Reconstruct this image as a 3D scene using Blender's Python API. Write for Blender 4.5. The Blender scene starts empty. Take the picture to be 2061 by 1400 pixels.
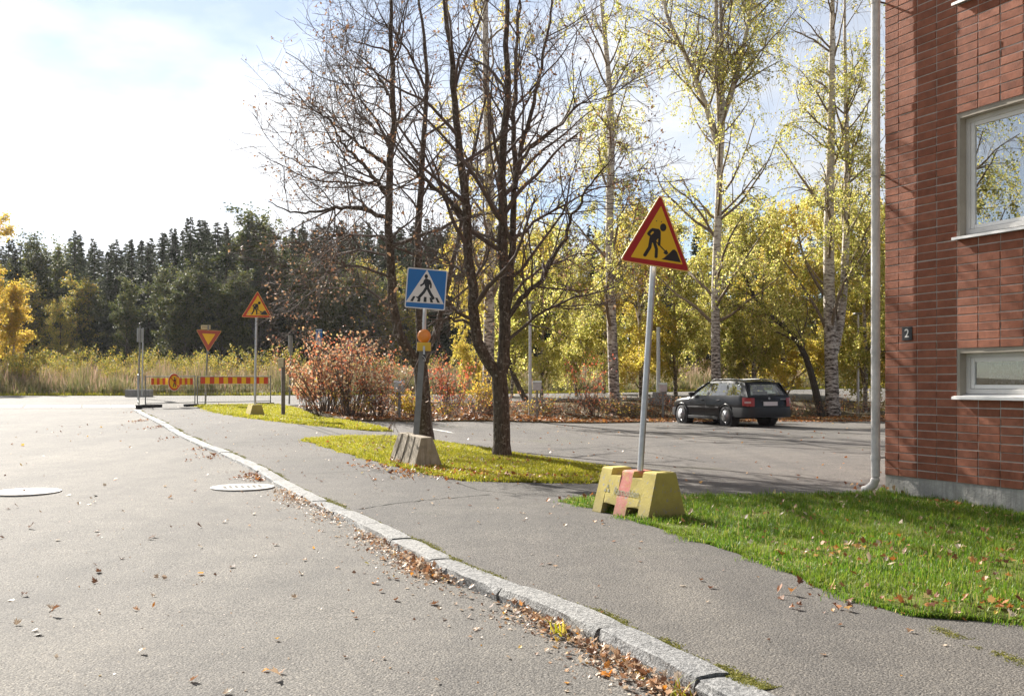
import bpy, bmesh, math, random
import numpy as np
from mathutils import Vector, Matrix
from mathutils.geometry import delaunay_2d_cdt, tessellate_polygon

# ------------------------------------------------------------------ camera, sky, sun, exposure
SC = bpy.context.scene
COL = SC.collection
EYE = 1.37
FPX, CX, CY = 2004.0, 1030.5, 770.0          # focal length and horizon of the 2061 x 1400 photograph

cam_d = bpy.data.cameras.new('camera')
cam = bpy.data.objects.new('camera', cam_d)
COL.objects.link(cam)
cam.location = (0, 0, EYE)
cam.rotation_euler = (math.radians(90), 0, 0)
cam_d.sensor_width = 36.0
cam_d.lens = FPX / 2061 * 36.0
cam_d.shift_y = 70 / 2061
cam_d.clip_start = 0.05
cam_d.clip_end = 4000
SC.camera = cam

SUN_AZ, SUN_EL = math.radians(-35), math.radians(32)     # azimuth from +Y, negative to the left
world = bpy.data.worlds.new('World')
SC.world = world
world.use_nodes = True
wn, wl = world.node_tree.nodes, world.node_tree.links
wn.clear()
w_out = wn.new('ShaderNodeOutputWorld')
w_bg = wn.new('ShaderNodeBackground')
w_bg.inputs['Strength'].default_value = 0.05
sky = wn.new('ShaderNodeTexSky')
sky.sky_type = 'NISHITA'
sky.sun_disc = False
sky.sun_elevation = SUN_EL
sky.sun_rotation = SUN_AZ
sky.air_density = 0.8
sky.dust_density = 0.1
sky.ozone_density = 1.2
tc = wn.new('ShaderNodeTexCoord')
sep = wn.new('ShaderNodeSeparateXYZ')
wl.new(tc.outputs['Generated'], sep.inputs[0])
def wmath(op, a, b=None, clamp=False):
    n = wn.new('ShaderNodeMath'); n.operation = op; n.use_clamp = clamp
    for i, v in enumerate((a, b)):
        if v is None: continue
        if isinstance(v, (int, float)): n.inputs[i].default_value = v
        else: wl.new(v, n.inputs[i])
    return n.outputs[0]
zz = wmath('ADD', wmath('MAXIMUM', sep.outputs['Z'], 0.0), 0.22)
comb = wn.new('ShaderNodeCombineXYZ')
wl.new(wmath('DIVIDE', sep.outputs['X'], zz), comb.inputs[0])
wl.new(wmath('DIVIDE', sep.outputs['Y'], zz), comb.inputs[1])
comb.inputs[2].default_value = 5.1
noi = wn.new('ShaderNodeTexNoise')
noi.inputs['Scale'].default_value = 1.15
noi.inputs['Detail'].default_value = 8
noi.inputs['Roughness'].default_value = 0.52
wl.new(comb.outputs[0], noi.inputs['Vector'])
cramp = wn.new('ShaderNodeValToRGB')
cramp.color_ramp.elements[0].position = 0.40
cramp.color_ramp.elements[0].color = (0.26, 0.26, 0.26, 1)
cramp.color_ramp.elements[1].position = 0.56
cramp.color_ramp.elements[1].color = (0.95, 0.95, 0.95, 1)
wl.new(noi.outputs['Fac'], cramp.inputs[0])
wmix = wn.new('ShaderNodeMix'); wmix.data_type = 'RGBA'
wl.new(cramp.outputs[0], wmix.inputs['Factor'])
wl.new(sky.outputs[0], wmix.inputs['A'])
# clouds are brightest round the sun and dimmer away from it
vdot = wn.new('ShaderNodeVectorMath'); vdot.operation = 'DOT_PRODUCT'
wl.new(tc.outputs['Generated'], vdot.inputs[0])
vdot.inputs[1].default_value = (math.sin(SUN_AZ) * math.cos(SUN_EL), math.cos(SUN_AZ) * math.cos(SUN_EL), math.sin(SUN_EL))
cb_ = wmath('POWER', wmath('MULTIPLY', wmath('ADD', vdot.outputs['Value'], 1.0), 0.5), 4.0)
cb_ = wmath('ADD', wmath('MULTIPLY', cb_, 7.4), 2.9)
ccol = wn.new('ShaderNodeCombineXYZ')
wl.new(cb_, ccol.inputs[0]); wl.new(wmath('MULTIPLY', cb_, 1.012), ccol.inputs[1]); wl.new(wmath('MULTIPLY', cb_, 1.035), ccol.inputs[2])
wl.new(ccol.outputs[0], wmix.inputs['B'])
wl.new(wmix.outputs['Result'], w_bg.inputs['Color'])
wl.new(w_bg.outputs[0], w_out.inputs[0])

sun_d = bpy.data.lights.new('sun', 'SUN')
sun_d.energy = 5.0
sun_d.angle = math.radians(0.53)
sun_d.color = (1.0, 0.945, 0.86)
sun = bpy.data.objects.new('sun', sun_d)
COL.objects.link(sun)
SUN_DIR = Vector((math.sin(SUN_AZ) * math.cos(SUN_EL), math.cos(SUN_AZ) * math.cos(SUN_EL), math.sin(SUN_EL)))
sun.rotation_euler = (-SUN_DIR).to_track_quat('-Z', 'Y').to_euler()

vs = SC.view_settings
SC.display_settings.display_device = 'sRGB'
vs.view_transform = 'Standard'
vs.look = 'None'
vs.gamma = 1.0
vs.use_curve_mapping = False
vs.exposure = 1.58
SC.cycles.max_bounces = 8
SC.cycles.transparent_max_bounces = 16
SC.cycles.use_denoising = True

# ------------------------------------------------------------------ helpers
def sstep(t):
    t = np.clip(t, 0, 1)
    return t * t * (3 - 2 * t)

def terrain(x, y):
    x = np.asarray(x, float); y = np.asarray(y, float)
    s = y - 9.0
    rise = 0.02 * 0.5 * (s + np.sqrt(s * s + 4)) - 0.02 * 0.11
    far = 0.028 * 0.5 * ((y - 75) + np.sqrt((y - 75) ** 2 + 60))
    rise = rise + np.where(y > 40, far, 0)
    w = sstep((4 - (x - 1.6 * np.maximum(0, y - 36))) / 10)
    z = np.maximum(rise, 0) * w
    z = z - 0.06 * np.maximum(0, np.minimum(x, 9) - 3.8) * sstep((18 - y) / 5) * sstep((y - 3) / 4)
    return z

def G(px, py, dz=0.0):
    """photo pixel -> point on the terrain (dz above it)"""
    dx, dz_ = (px - CX) / FPX, (CY - py) / FPX
    lo, prev = 1.0, None
    t = 1.0
    while t < 400:
        h = EYE + dz_ * t - (float(terrain(dx * t, t)) + dz)
        if h <= 0:
            a, b = prev, t
            for _ in range(40):
                m = (a + b) / 2
                if EYE + dz_ * m - (float(terrain(dx * m, m)) + dz) <= 0: b = m
                else: a = m
            return np.array([dx * b, b, float(terrain(dx * b, b)) + dz])
        prev = t
        t += 0.1 if t < 60 else 0.5
    return np.array([dx * t, t, 0])

def P3(px, py, Y):
    return np.array([(px - CX) / FPX * Y, Y, EYE + (CY - py) / FPX * Y])

def rng(seed): return np.random.default_rng(seed)

def new_mesh(name, V, F, mats=None, midx=None, smooth=False):
    V = np.asarray(V, np.float32).reshape(-1, 3)
    me = bpy.data.meshes.new(name)
    if isinstance(F, np.ndarray):
        n, k = F.shape
        me.vertices.add(len(V)); me.vertices.foreach_set('co', V.ravel())
        me.loops.add(n * k); me.loops.foreach_set('vertex_index', F.astype(np.int32).ravel())
        me.polygons.add(n)
        me.polygons.foreach_set('loop_start', np.arange(0, n * k, k, dtype=np.int32))
        me.polygons.foreach_set('loop_total', np.full(n, k, np.int32))
    else:
        me.from_pydata([tuple(map(float, v)) for v in V], [], [tuple(int(i) for i in f) for f in F])
    for m in (mats if isinstance(mats, (list, tuple)) else [mats]):
        if m is not None: me.materials.append(m)
    if midx is not None:
        me.polygons.foreach_set('material_index', np.asarray(midx, np.int32))
    me.polygons.foreach_set('use_smooth', np.full(len(me.polygons), smooth, bool))
    me.update(calc_edges=True)
    return me

def link(name, data, parent=None, loc=None, label=None, cat=None, group=None, kind=None, rotz=None):
    o = bpy.data.objects.new(name, data)
    COL.objects.link(o)
    if parent is not None: o.parent = parent
    if loc is not None: o.location = tuple(float(c) for c in loc)
    if rotz is not None: o.rotation_euler = (0, 0, rotz)
    if label: o['label'] = label
    if cat: o['category'] = cat
    if group: o['group'] = group
    if kind: o['kind'] = kind
    return o

def thing(name, label, cat, loc=(0, 0, 0), rotz=0, group=None):
    return link(name, None, None, loc, label, cat, group, None, rotz)

def copy_tree(o, parent=None):
    c = o.copy(); COL.objects.link(c)
    if parent is not None: c.parent = parent
    for ch in o.children: copy_tree(ch, c)
    return c

class MB:
    """collects shapes for one mesh"""
    def __init__(s): s.v, s.f, s.m, s.n = [], [], [], 0
    def add(s, V, F, m=0):
        V = np.asarray(V, float).reshape(-1, 3)
        s.v.append(V)
        for f in F:
            s.f.append(tuple(int(i) + s.n for i in f)); s.m.append(m)
        s.n += len(V)
        return s
    def box(s, a, b, m=0):
        (x0, y0, z0), (x1, y1, z1) = a, b
        V = [(x0,y0,z0),(x1,y0,z0),(x1,y1,z0),(x0,y1,z0),(x0,y0,z1),(x1,y0,z1),(x1,y1,z1),(x0,y1,z1)]
        return s.add(V, [(0,3,2,1),(4,5,6,7),(0,1,5,4),(1,2,6,5),(2,3,7,6),(3,0,4,7)], m)
    def tube(s, pts, r, n=8, m=0, cap=True):
        pts = np.asarray(pts, float)
        r = np.broadcast_to(np.asarray(r, float), (len(pts),))
        V, F = [], []
        d0 = pts[-1] - pts[0]
        ref = np.array([0, 0, 1.0]) if abs(d0[2]) < 0.9 * np.linalg.norm(d0) else np.array([1.0, 0, 0])
        for i, p in enumerate(pts):
            t = pts[min(i + 1, len(pts) - 1)] - pts[max(i - 1, 0)]
            t /= np.linalg.norm(t) + 1e-12
            a = np.cross(t, ref); a /= np.linalg.norm(a) + 1e-12
            b = np.cross(t, a)
            for k in range(n):
                an = 2 * math.pi * k / n
                V.append(p + r[i] * (math.cos(an) * a + math.sin(an) * b))
        for i in range(len(pts) - 1):
            for k in range(n):
                k2 = (k + 1) % n
                F.append((i*n+k, i*n+k2, (i+1)*n+k2, (i+1)*n+k))
        if cap:
            F.append(tuple(range(n))); F.append(tuple(reversed(range((len(pts)-1)*n, len(pts)*n))))
        return s.add(V, F, m)
    def disc(s, c, r, axis='z', h=0.01, n=24, m=0):
        c = np.asarray(c, float)
        ax = {'x': np.array([1.,0,0]), 'y': np.array([0,1.,0]), 'z': np.array([0,0,1.])}[axis] if isinstance(axis, str) else np.asarray(axis, float)
        return s.tube([c - ax * h / 2, c + ax * h / 2], r, n, m)
    def prism(s, poly, y0, y1, m=0):
        """polygon in x,z extruded along y"""
        n = len(poly)
        V = [(p[0], y0, p[1]) for p in poly] + [(p[0], y1, p[1]) for p in poly]
        F = [tuple(range(n)), tuple(reversed(range(n, 2 * n)))] + [(i, i + n, (i + 1) % n + n, (i + 1) % n) for i in range(n)]
        return s.add(V, F, m)
    def build(s, name, mats, parent=None, smooth=False, bevel=0, **kw):
        me = new_mesh(name, np.concatenate(s.v), s.f, mats, s.m, smooth)
        bm = bmesh.new(); bm.from_mesh(me)
        bmesh.ops.recalc_face_normals(bm, faces=bm.faces)
        if bevel:
            bmesh.ops.remove_doubles(bm, verts=bm.verts, dist=1e-5)
            es = [e for e in bm.edges if len(e.link_faces) == 2 and e.calc_face_angle(0) > 0.5]
            bmesh.ops.bevel(bm, geom=es, offset=bevel, segments=2, affect='EDGES', clamp_overlap=True, profile=0.5)
        bm.to_mesh(me); bm.free()
        return link(name, me, parent, **kw)

def stroke(pts, w):
    """outline polygon of a thick polyline with round-ish ends (2D)"""
    pts = [np.array(p, float) for p in pts]
    L, R = [], []
    for i, p in enumerate(pts):
        t = pts[min(i+1, len(pts)-1)] - pts[max(i-1, 0)]
        t /= np.linalg.norm(t)
        nrm = np.array([-t[1], t[0]]) * w / 2
        if i == 0:
            L += [p - t*w*.35 + nrm*.55, p + nrm]; R += [p - t*w*.35 - nrm*.55, p - nrm]
        elif i == len(pts) - 1:
            L += [p + nrm, p + t*w*.35 + nrm*.55]; R += [p - nrm, p + t*w*.35 - nrm*.55]
        else:
            L.append(p + nrm); R.append(p - nrm)
    return [tuple(q) for q in L] + [tuple(q) for q in reversed(R)]

def circle2(c, rx, ry=None, n=20):
    ry = ry or rx
    return [(c[0] + rx*math.cos(2*math.pi*i/n), c[1] + ry*math.sin(2*math.pi*i/n)) for i in range(n)]

def rounded(poly, r, n=4):
    """round the corners of a convex polygon"""
    out = []
    N = len(poly)
    for i in range(N):
        p, a, b = (np.array(poly[j % N], float) for j in (i, i - 1, i + 1))
        da, db = (a - p) / np.linalg.norm(a - p), (b - p) / np.linalg.norm(b - p)
        for k in range(n + 1):
            t = k / n
            q = (1-t)**2 * (p + da*r) + 2*t*(1-t) * p + t*t * (p + db*r)
            out.append(tuple(q))
    return out

def in_poly(P, poly):
    x, y = P[:, 0], P[:, 1]
    ins = np.zeros(len(P), bool)
    n = len(poly)
    for i in range(n):
        x0, y0 = poly[i][0], poly[i][1]; x1, y1 = poly[(i+1) % n][0], poly[(i+1) % n][1]
        c = ((y0 > y) != (y1 > y)) & (x < (x1 - x0) * (y - y0) / (y1 - y0 + 1e-15) + x0)
        ins ^= c
    return ins

def densify(poly, step):
    out = []
    for i in range(len(poly)):
        a, b = np.array(poly[i][:2], float), np.array(poly[(i+1) % len(poly)][:2], float)
        n = max(1, int(np.linalg.norm(b - a) / step))
        for k in range(n): out.append(a + (b - a) * k / n)
    return out

def sheet(name, poly, step, zf, mat, skirt=0.0, **kw):
    b = densify(poly, step)
    arr = np.array(b)
    x0, y0 = arr.min(0); x1, y1 = arr.max(0)
    gx, gy = np.meshgrid(np.arange(x0, x1, step), np.arange(y0, y1, step))
    g = np.stack([gx.ravel(), gy.ravel()], 1) + rng(3).uniform(-.1, .1, (gx.size, 2)) * step
    g = g[in_poly(g, b)]
    if len(g):
        keep = np.ones(len(g), bool)
        for p in b: keep &= ((g - p) ** 2).sum(1) > (0.45 * step) ** 2
        g = g[keep]
    pts = [Vector(p) for p in b] + [Vector(p) for p in g]
    res = delaunay_2d_cdt(pts, [], [list(range(len(b)))], 1, 1e-6)
    V2 = np.array([tuple(v) for v in res[0]])
    z = zf(V2[:, 0], V2[:, 1])
    V = np.column_stack([V2, z])
    F = [tuple(f) for f in res[2]]
    if skirt:
        n = len(V); bl = []
        for p in b:
            d = ((V2 - p) ** 2).sum(1); bl.append(int(d.argmin()))
        low = V[bl].copy(); low[:, 2] -= skirt
        V = np.vstack([V, low])
        for i in range(len(bl)):
            j = (i + 1) % len(bl)
            F.append((bl[i], bl[j], n + j, n + i))
    me = new_mesh(name, V, F, mat, smooth=True)
    bm = bmesh.new(); bm.from_mesh(me); bmesh.ops.recalc_face_normals(bm, faces=bm.faces)
    if sum(f.normal.z for f in bm.faces) < 0: bmesh.ops.reverse_faces(bm, faces=bm.faces)
    bm.to_mesh(me); bm.free()
    return link(name, me, **kw)

# ------------------------------------------------------------------ materials
class NT:
    def __init__(s, name):
        s.m = bpy.data.materials.new(name); s.m.use_nodes = True
        s.t = s.m.node_tree; s.t.nodes.clear()
        s.out = s.t.nodes.new('ShaderNodeOutputMaterial')
    def n(s, typ, **ins):
        nd = s.t.nodes.new(typ)
        for k, v in ins.items():
            key = k.replace('_', ' ')
            s.set(nd, key, v)
        return nd
    def set(s, nd, key, v):
        sock = nd.inputs[key] if not isinstance(key, int) else nd.inputs[key]
        if isinstance(v, bpy.types.NodeSocket): s.t.links.new(v, sock)
        else: sock.default_value = v
    def coord(s): 
        return s.t.nodes.new('ShaderNodeTexCoord').outputs['Object']
    def pos(s):
        return s.t.nodes.new('ShaderNodeNewGeometry').outputs['Position']
    def noise(s, scale, detail=3, rough=.5, vec=None, out='Fac', dist=0):
        nd = s.n('ShaderNodeTexNoise', Scale=scale, Detail=detail, Roughness=rough, Distortion=dist)
        s.t.links.new(vec if vec is not None else s.pos(), nd.inputs['Vector'])
        return nd.outputs[out]
    def ramp(s, fac, stops, interp='LINEAR'):
        nd = s.t.nodes.new('ShaderNodeValToRGB')
        cr = nd.color_ramp; cr.interpolation = interp
        while len(cr.elements) < len(stops): cr.elements.new(0.5)
        for e, (p, c) in zip(cr.elements, stops):
            e.position = p; e.color = (*c, 1) if len(c) == 3 else c
        s.t.links.new(fac, nd.inputs[0])
        return nd.outputs[0]
    def mix(s, fac, a, b, blend='MIX'):
        nd = s.t.nodes.new('ShaderNodeMix'); nd.data_type = 'RGBA'; nd.blend_type = blend
        for key, v in (('Factor', fac), ('A', a), ('B', b)):
            sock = nd.inputs[key] if key == 'Factor' else [i for i in nd.inputs if i.name == key and i.type == 'RGBA'][0]
            if isinstance(v, bpy.types.NodeSocket): s.t.links.new(v, sock)
            elif isinstance(v, (int, float)): sock.default_value = v
            else: sock.default_value = (*v, 1)
        return [o for o in nd.outputs if o.type == 'RGBA'][0]
    def math(s, op, a, b=0.0, clamp=False):
        nd = s.t.nodes.new('ShaderNodeMath'); nd.operation = op; nd.use_clamp = clamp
        for i, v in enumerate((a, b)):
            if isinstance(v, bpy.types.NodeSocket): s.t.links.new(v, nd.inputs[i])
            else: nd.inputs[i].default_value = v
        return nd.outputs[0]
    def bump(s, h, strength=.3, dist=.02):
        nd = s.n('ShaderNodeBump', Strength=strength, Distance=dist)
        s.t.links.new(h, nd.inputs['Height'])
        return nd.outputs[0]
    def bsdf(s, color, rough=.7, metal=0, spec=.5, normal=None, coat=0, extra=None):
        p = s.t.nodes.new('ShaderNodeBsdfPrincipled')
        for k, v in (('Base Color', color), ('Roughness', rough), ('Metallic', metal), ('Specular IOR Level', spec), ('Coat Weight', coat)):
            if isinstance(v, bpy.types.NodeSocket): s.t.links.new(v, p.inputs[k])
            elif k == 'Base Color': p.inputs[k].default_value = (*v, 1)
            else: p.inputs[k].default_value = v
        if normal is not None: s.t.links.new(normal, p.inputs['Normal'])
        return p
    def done(s, sh):
        s.t.links.new(sh.outputs[0] if hasattr(sh, 'outputs') else sh, s.out.inputs['Surface'])
        return s.m

def plain(name, col, rough=.6, metal=0, spec=.5, var=.12, scale=6, bump=0, coat=0):
    t = NT(name)
    n = t.noise(scale, 4, .6, t.coord())
    c = t.ramp(n, [(.3, tuple(x * (1 - var) for x in col)), (.7, tuple(min(1, x * (1 + var)) for x in col))])
    nb = t.bump(t.noise(scale * 12, 3, .6, t.coord()), bump, .01) if bump else None
    return t.done(t.bsdf(c, rough, metal, spec, nb, coat))

def leafmat(name, stops, trans=.5, rough=.55, obj_var=.0, patch=None):
    t = NT(name)
    r = t.t.nodes.new('ShaderNodeNewGeometry').outputs['Random Per Island']
    c = t.ramp(r, stops)
    if obj_var:
        oi = t.t.nodes.new('ShaderNodeObjectInfo').outputs['Random']
        c = t.mix(1.0, c, t.ramp(oi, [(0, (1-obj_var,)*3), (1, (1+obj_var,)*3)]), 'MULTIPLY')
    if patch:
        c = t.mix(t.ramp(t.noise(1.6, 5, .7), [(.46, (0, 0, 0)), (.66, (.85, .85, .85))]), c, patch)
    d = t.bsdf(c, rough, 0, .35)
    tr = t.n('ShaderNodeBsdfTranslucent'); t.t.links.new(c, tr.inputs['Color'])
    mx = t.n('ShaderNodeMixShader', Fac=trans)
    t.t.links.new(d.outputs[0], mx.inputs[1]); t.t.links.new(tr.outputs[0], mx.inputs[2])
    return t.done(mx)

def asphalt(name, base, light, stain, moss=0.0):
    t = NT(name)
    p = t.pos()
    big = t.noise(.22, 4, .6, p)
    mid = t.noise(2.3, 5, .65, p)
    grit = t.noise(95, 2, .75, p)
    vor = t.n('ShaderNodeTexVoronoi', Scale=75.0); t.t.links.new(p, vor.inputs['Vector'])
    vor2 = t.n('ShaderNodeTexVoronoi', Scale=160.0); t.t.links.new(p, vor2.inputs['Vector'])
    c = t.ramp(grit, [(.33, tuple(x * .25 for x in base)), (.5, base), (.72, light)])
    agg = t.ramp(vor.outputs['Color'], [(.0, (.45, .44, .43)), (.3, (.9, .9, .9)), (.7, (1.05, 1.04, 1.02)), (.9, (1.3, 1.27, 1.2)), (1, (2.0, 1.95, 1.85))])
    c = t.mix(1.0, c, agg, 'MULTIPLY')
    c = t.mix(1.0, c, t.ramp(big, [(.3, (.76, .76, .77)), (.7, (1.18, 1.16, 1.12))]), 'MULTIPLY')
    c = t.mix(1.0, c, t.ramp(mid, [(.25, (.8, .8, .81)), (.6, (1.06, 1.06, 1.06))]), 'MULTIPLY')
    mpv = t.n('ShaderNodeMapping'); mpv.inputs['Rotation'].default_value = (0, 0, math.radians(-24)); mpv.inputs['Scale'].default_value = (1.3, .07, 1)
    t.t.links.new(p, mpv.inputs['Vector'])
    c = t.mix(1.0, c, t.ramp(t.noise(1.0, 4, .6, mpv.outputs[0]), [(.32, (.84, .84, .85)), (.68, (1.12, 1.11, 1.09))]), 'MULTIPLY')
    sp_ = t.ramp(t.noise(5.5, 3, .55, p), [(.64, (0, 0, 0)), (.70, (1, 1, 1))])
    c = t.mix(t.math('MULTIPLY', sp_, .28), c, tuple(x * .5 for x in base))
    st = t.ramp(t.noise(.55, 5, .7, p, dist=.6), [(.58, (0, 0, 0)), (.72, (1, 1, 1))])
    c = t.mix(t.math('MULTIPLY', st, .5), c, stain)
    if moss:
        ms = t.ramp(t.noise(.35, 6, .72, p), [(.56, (0, 0, 0)), (.7, (1, 1, 1))])
        c = t.mix(t.math('MULTIPLY', ms, moss), c, (.09, .095, .03))
    h = t.math('ADD', t.math('MULTIPLY', vor.outputs['Distance'], -1.0), t.math('MULTIPLY', vor2.outputs['Distance'], -.5))
    h = t.math('ADD', h, t.math('MULTIPLY', grit, .7))
    nb = t.bump(h, .6, .0085)
    return t.done(t.bsdf(c, .85, 0, .25, nb))

M = {}
M['road'] = asphalt('road_asphalt', (.128, .121, .111), (.25, .235, .215), (.08, .076, .071))
M['walk'] = asphalt('walk_asphalt', (.097, .091, .085), (.20, .187, .172), (.07, .066, .062), .12)
M['lot'] = asphalt('lot_asphalt', (.12, .112, .106), (.21, .196, .18), (.085, .079, .073), .3)
def granite():
    t = NT('granite'); p = t.pos()
    a = t.noise(45, 4, .7, p); b = t.noise(6, 5, .65, p)
    c = t.ramp(a, [(.3, (.06, .06, .06)), (.5, (.22, .22, .215)), (.7, (.38, .375, .36))])
    c = t.mix(1.0, c, t.ramp(b, [(.3, (.72, .73, .74)), (.7, (1.1, 1.1, 1.1))]), 'MULTIPLY')
    oi = t.t.nodes.new('ShaderNodeObjectInfo').outputs['Random']
    c = t.mix(1.0, c, t.ramp(oi, [(0, (.82, .82, .84)), (1, (1.08, 1.06, 1.03))]), 'MULTIPLY')
    h = t.math('ADD', t.math('MULTIPLY', t.noise(16, 5, .7, p), 1.4), a)
    return t.done(t.bsdf(c, .75, 0, .4, t.bump(h, .9, .02)))
M['granite'] = granite()
def soil(name, stops, bump=.6):
    t = NT(name); p = t.pos()
    c = t.ramp(t.noise(2.5, 8, .75, p), stops)
    return t.done(t.bsdf(c, .95, 0, .2, t.bump(t.noise(14, 5, .7, p), bump, .05)))
M['soil'] = soil('soil', [(.3, (.05, .038, .022)), (.5, (.10, .075, .04)), (.7, (.12, .11, .045))])
M['turf'] = soil('turf', [(.3, (.06, .075, .014)), (.5, (.10, .12, .02)), (.7, (.15, .13, .045))])
M['grass'] = leafmat('grass', [(0, (.045, .115, .009)), (.4, (.095, .20, .014)), (.8, (.17, .27, .022)), (.94, (.34, .31, .06)), (1, (.42, .34, .16))], .5, .5, 0, (.15, .20, .02))
M['grass_dry'] = leafmat('grass_dry', [(0, (.20, .22, .016)), (.45, (.33, .33, .022)), (.85, (.46, .40, .034)), (1, (.5, .38, .10))], .5, .5)
M['moss'] = leafmat('moss', [(0, (.10, .11, .018)), (.6, (.20, .20, .03)), (1, (.30, .26, .08))], .25, .8)
M['tall_grass'] = leafmat('tall_grass', [(0, (.13, .12, .05)), (.35, (.24, .18, .10)), (.6, (.32, .21, .14)), (.85, (.33, .20, .15)), (1, (.44, .34, .24))], .45, .6)
M['litter'] = leafmat('litter', [(0, (.12, .055, .03)), (.25, (.25, .12, .06)), (.45, (.42, .26, .15)), (.68, (.52, .40, .28)), (.88, (.64, .53, .42)), (.95, (.62, .24, .03)), (1, (.6, .42, .07))], .3, .5)
M['litter_warm'] = leafmat('litter_warm', [(0, (.10, .035, .015)), (.4, (.24, .08, .022)), (.7, (.40, .15, .035)), (.9, (.5, .26, .08)), (1, (.5, .4, .2))], .3, .5)
M['leaf_orange'] = leafmat('leaf_orange', [(0, (.6, .2, .02)), (.6, (.72, .34, .05)), (1, (.66, .45, .16))], .4, .45)
M['leaf_dark'] = leafmat('leaf_dark', [(0, (.03, .03, .02)), (1, (.08, .05, .03))], .1, .5)
M['leaf_yellow'] = leafmat('leaf_yellow', [(0, (.6, .55, .04)), (1, (.7, .55, .03))], .4, .45)
M['birch_leaf'] = leafmat('birch_leaf', [(0, (.20, .24, .035)), (.3, (.42, .42, .075)), (.62, (.62, .56, .14)), (.88, (.78, .70, .30)), (1, (.62, .43, .13))], .62, .45, .12)
M['birch_pale'] = leafmat('birch_pale', [(0, (.36, .32, .035)), (.4, (.56, .46, .07)), (.8, (.70, .56, .13)), (1, (.66, .44, .12))], .58, .5, .1)
M['maple_leaf'] = leafmat('maple_leaf', [(0, (.12, .058, .036)), (.45, (.23, .125, .07)), (.8, (.35, .21, .115)), (1, (.44, .31, .18))], .4, .55)
M['red_leaf'] = leafmat('red_leaf', [(0, (.28, .10, .06)), (.25, (.50, .20, .10)), (.45, (.60, .34, .18)), (.6, (.62, .12, .05)), (.75, (.46, .40, .20)), (.88, (.62, .48, .34)), (1, (.6, .5, .12))], .45, .5)
M['red_pure'] = leafmat('red_pure', [(0, (.40, .07, .04)), (.5, (.58, .13, .06)), (1, (.52, .33, .16))], .45, .5)
M['sapling_leaf'] = leafmat('sapling_leaf', [(0, (.14, .17, .03)), (.4, (.28, .27, .05)), (.8, (.52, .40, .07)), (1, (.52, .28, .07))], .5, .5, .25)
M['yellow_leaf'] = leafmat('yellow_leaf', [(0, (.32, .28, .04)), (.5, (.64, .47, .07)), (1, (.66, .40, .08))], .55, .5)
M['green_leaf'] = leafmat('green_leaf', [(0, (.045, .065, .02)), (.6, (.10, .12, .035)), (1, (.22, .20, .06))], .45, .55, .25)
M['spruce'] = leafmat('spruce', [(0, (.034, .046, .024)), (.6, (.058, .075, .038)), (1, (.10, .11, .055))], .3, .6, .3)
M['pine'] = leafmat('pine', [(0, (.035, .05, .018)), (.6, (.06, .078, .03)), (1, (.10, .10, .05))], .25, .6, .2)
def bark(name, dark, light, scale=9, flecks=None):
    t = NT(name); p = t.pos()
    mp = t.n('ShaderNodeMapping'); mp.inputs['Scale'].default_value = (1, 1, .22)
    t.t.links.new(p, mp.inputs['Vector'])
    a = t.noise(scale * 4, 5, .7, mp.outputs[0])
    c = t.ramp(a, [(.35, dark), (.65, light)])
    if flecks:
        c = t.mix(t.ramp(t.noise(15, 4, .65, p), [(.56, (0, 0, 0)), (.66, (1, 1, 1))]), c, flecks)  # paler flecks scattered at random over the bark
    return t.done(t.bsdf(c, .9, 0, .2, t.bump(a, .8, .03)))
M['bark'] = bark('maple_bark', (.036, .027, .021), (.14, .11, .085), 9, (.26, .23, .19))
M['twig'] = plain('twig', (.105, .076, .06), .85, var=.3)
M['twig_grey'] = plain('twig_grey', (.17, .15, .135), .85, var=.3)
M['birch_twig'] = plain('birch_twig', (.20, .15, .10), .8, var=.3)
M['dark_bark'] = bark('dark_bark', (.03, .025, .02), (.10, .08, .06))
def birch_bark():
    t = NT('birch_bark'); p = t.pos()
    mp = t.n('ShaderNodeMapping'); mp.inputs['Scale'].default_value = (3.2, 3.2, 9)
    t.t.links.new(p, mp.inputs['Vector'])
    a = t.noise(1.6, 4, .7, mp.outputs[0])
    sep_ = t.t.nodes.new('ShaderNodeSeparateXYZ'); t.t.links.new(t.coord(), sep_.inputs[0])
    low = t.math('MINIMUM', t.math('MULTIPLY', sep_.outputs['Z'], .020), .15)       # older, rougher and darker bark near the foot
    th = t.math('ADD', a, low)
    c = t.ramp(th, [(.44, (.04, .032, .026)), (.50, (.20, .165, .14)), (.57, (.36, .31, .27)), (.66, (.60, .55, .48)), (.9, (.72, .68, .62))])
    return t.done(t.bsdf(c, .8, 0, .3, t.bump(a, .5, .03)))
M['birch_bark'] = birch_bark()
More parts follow.
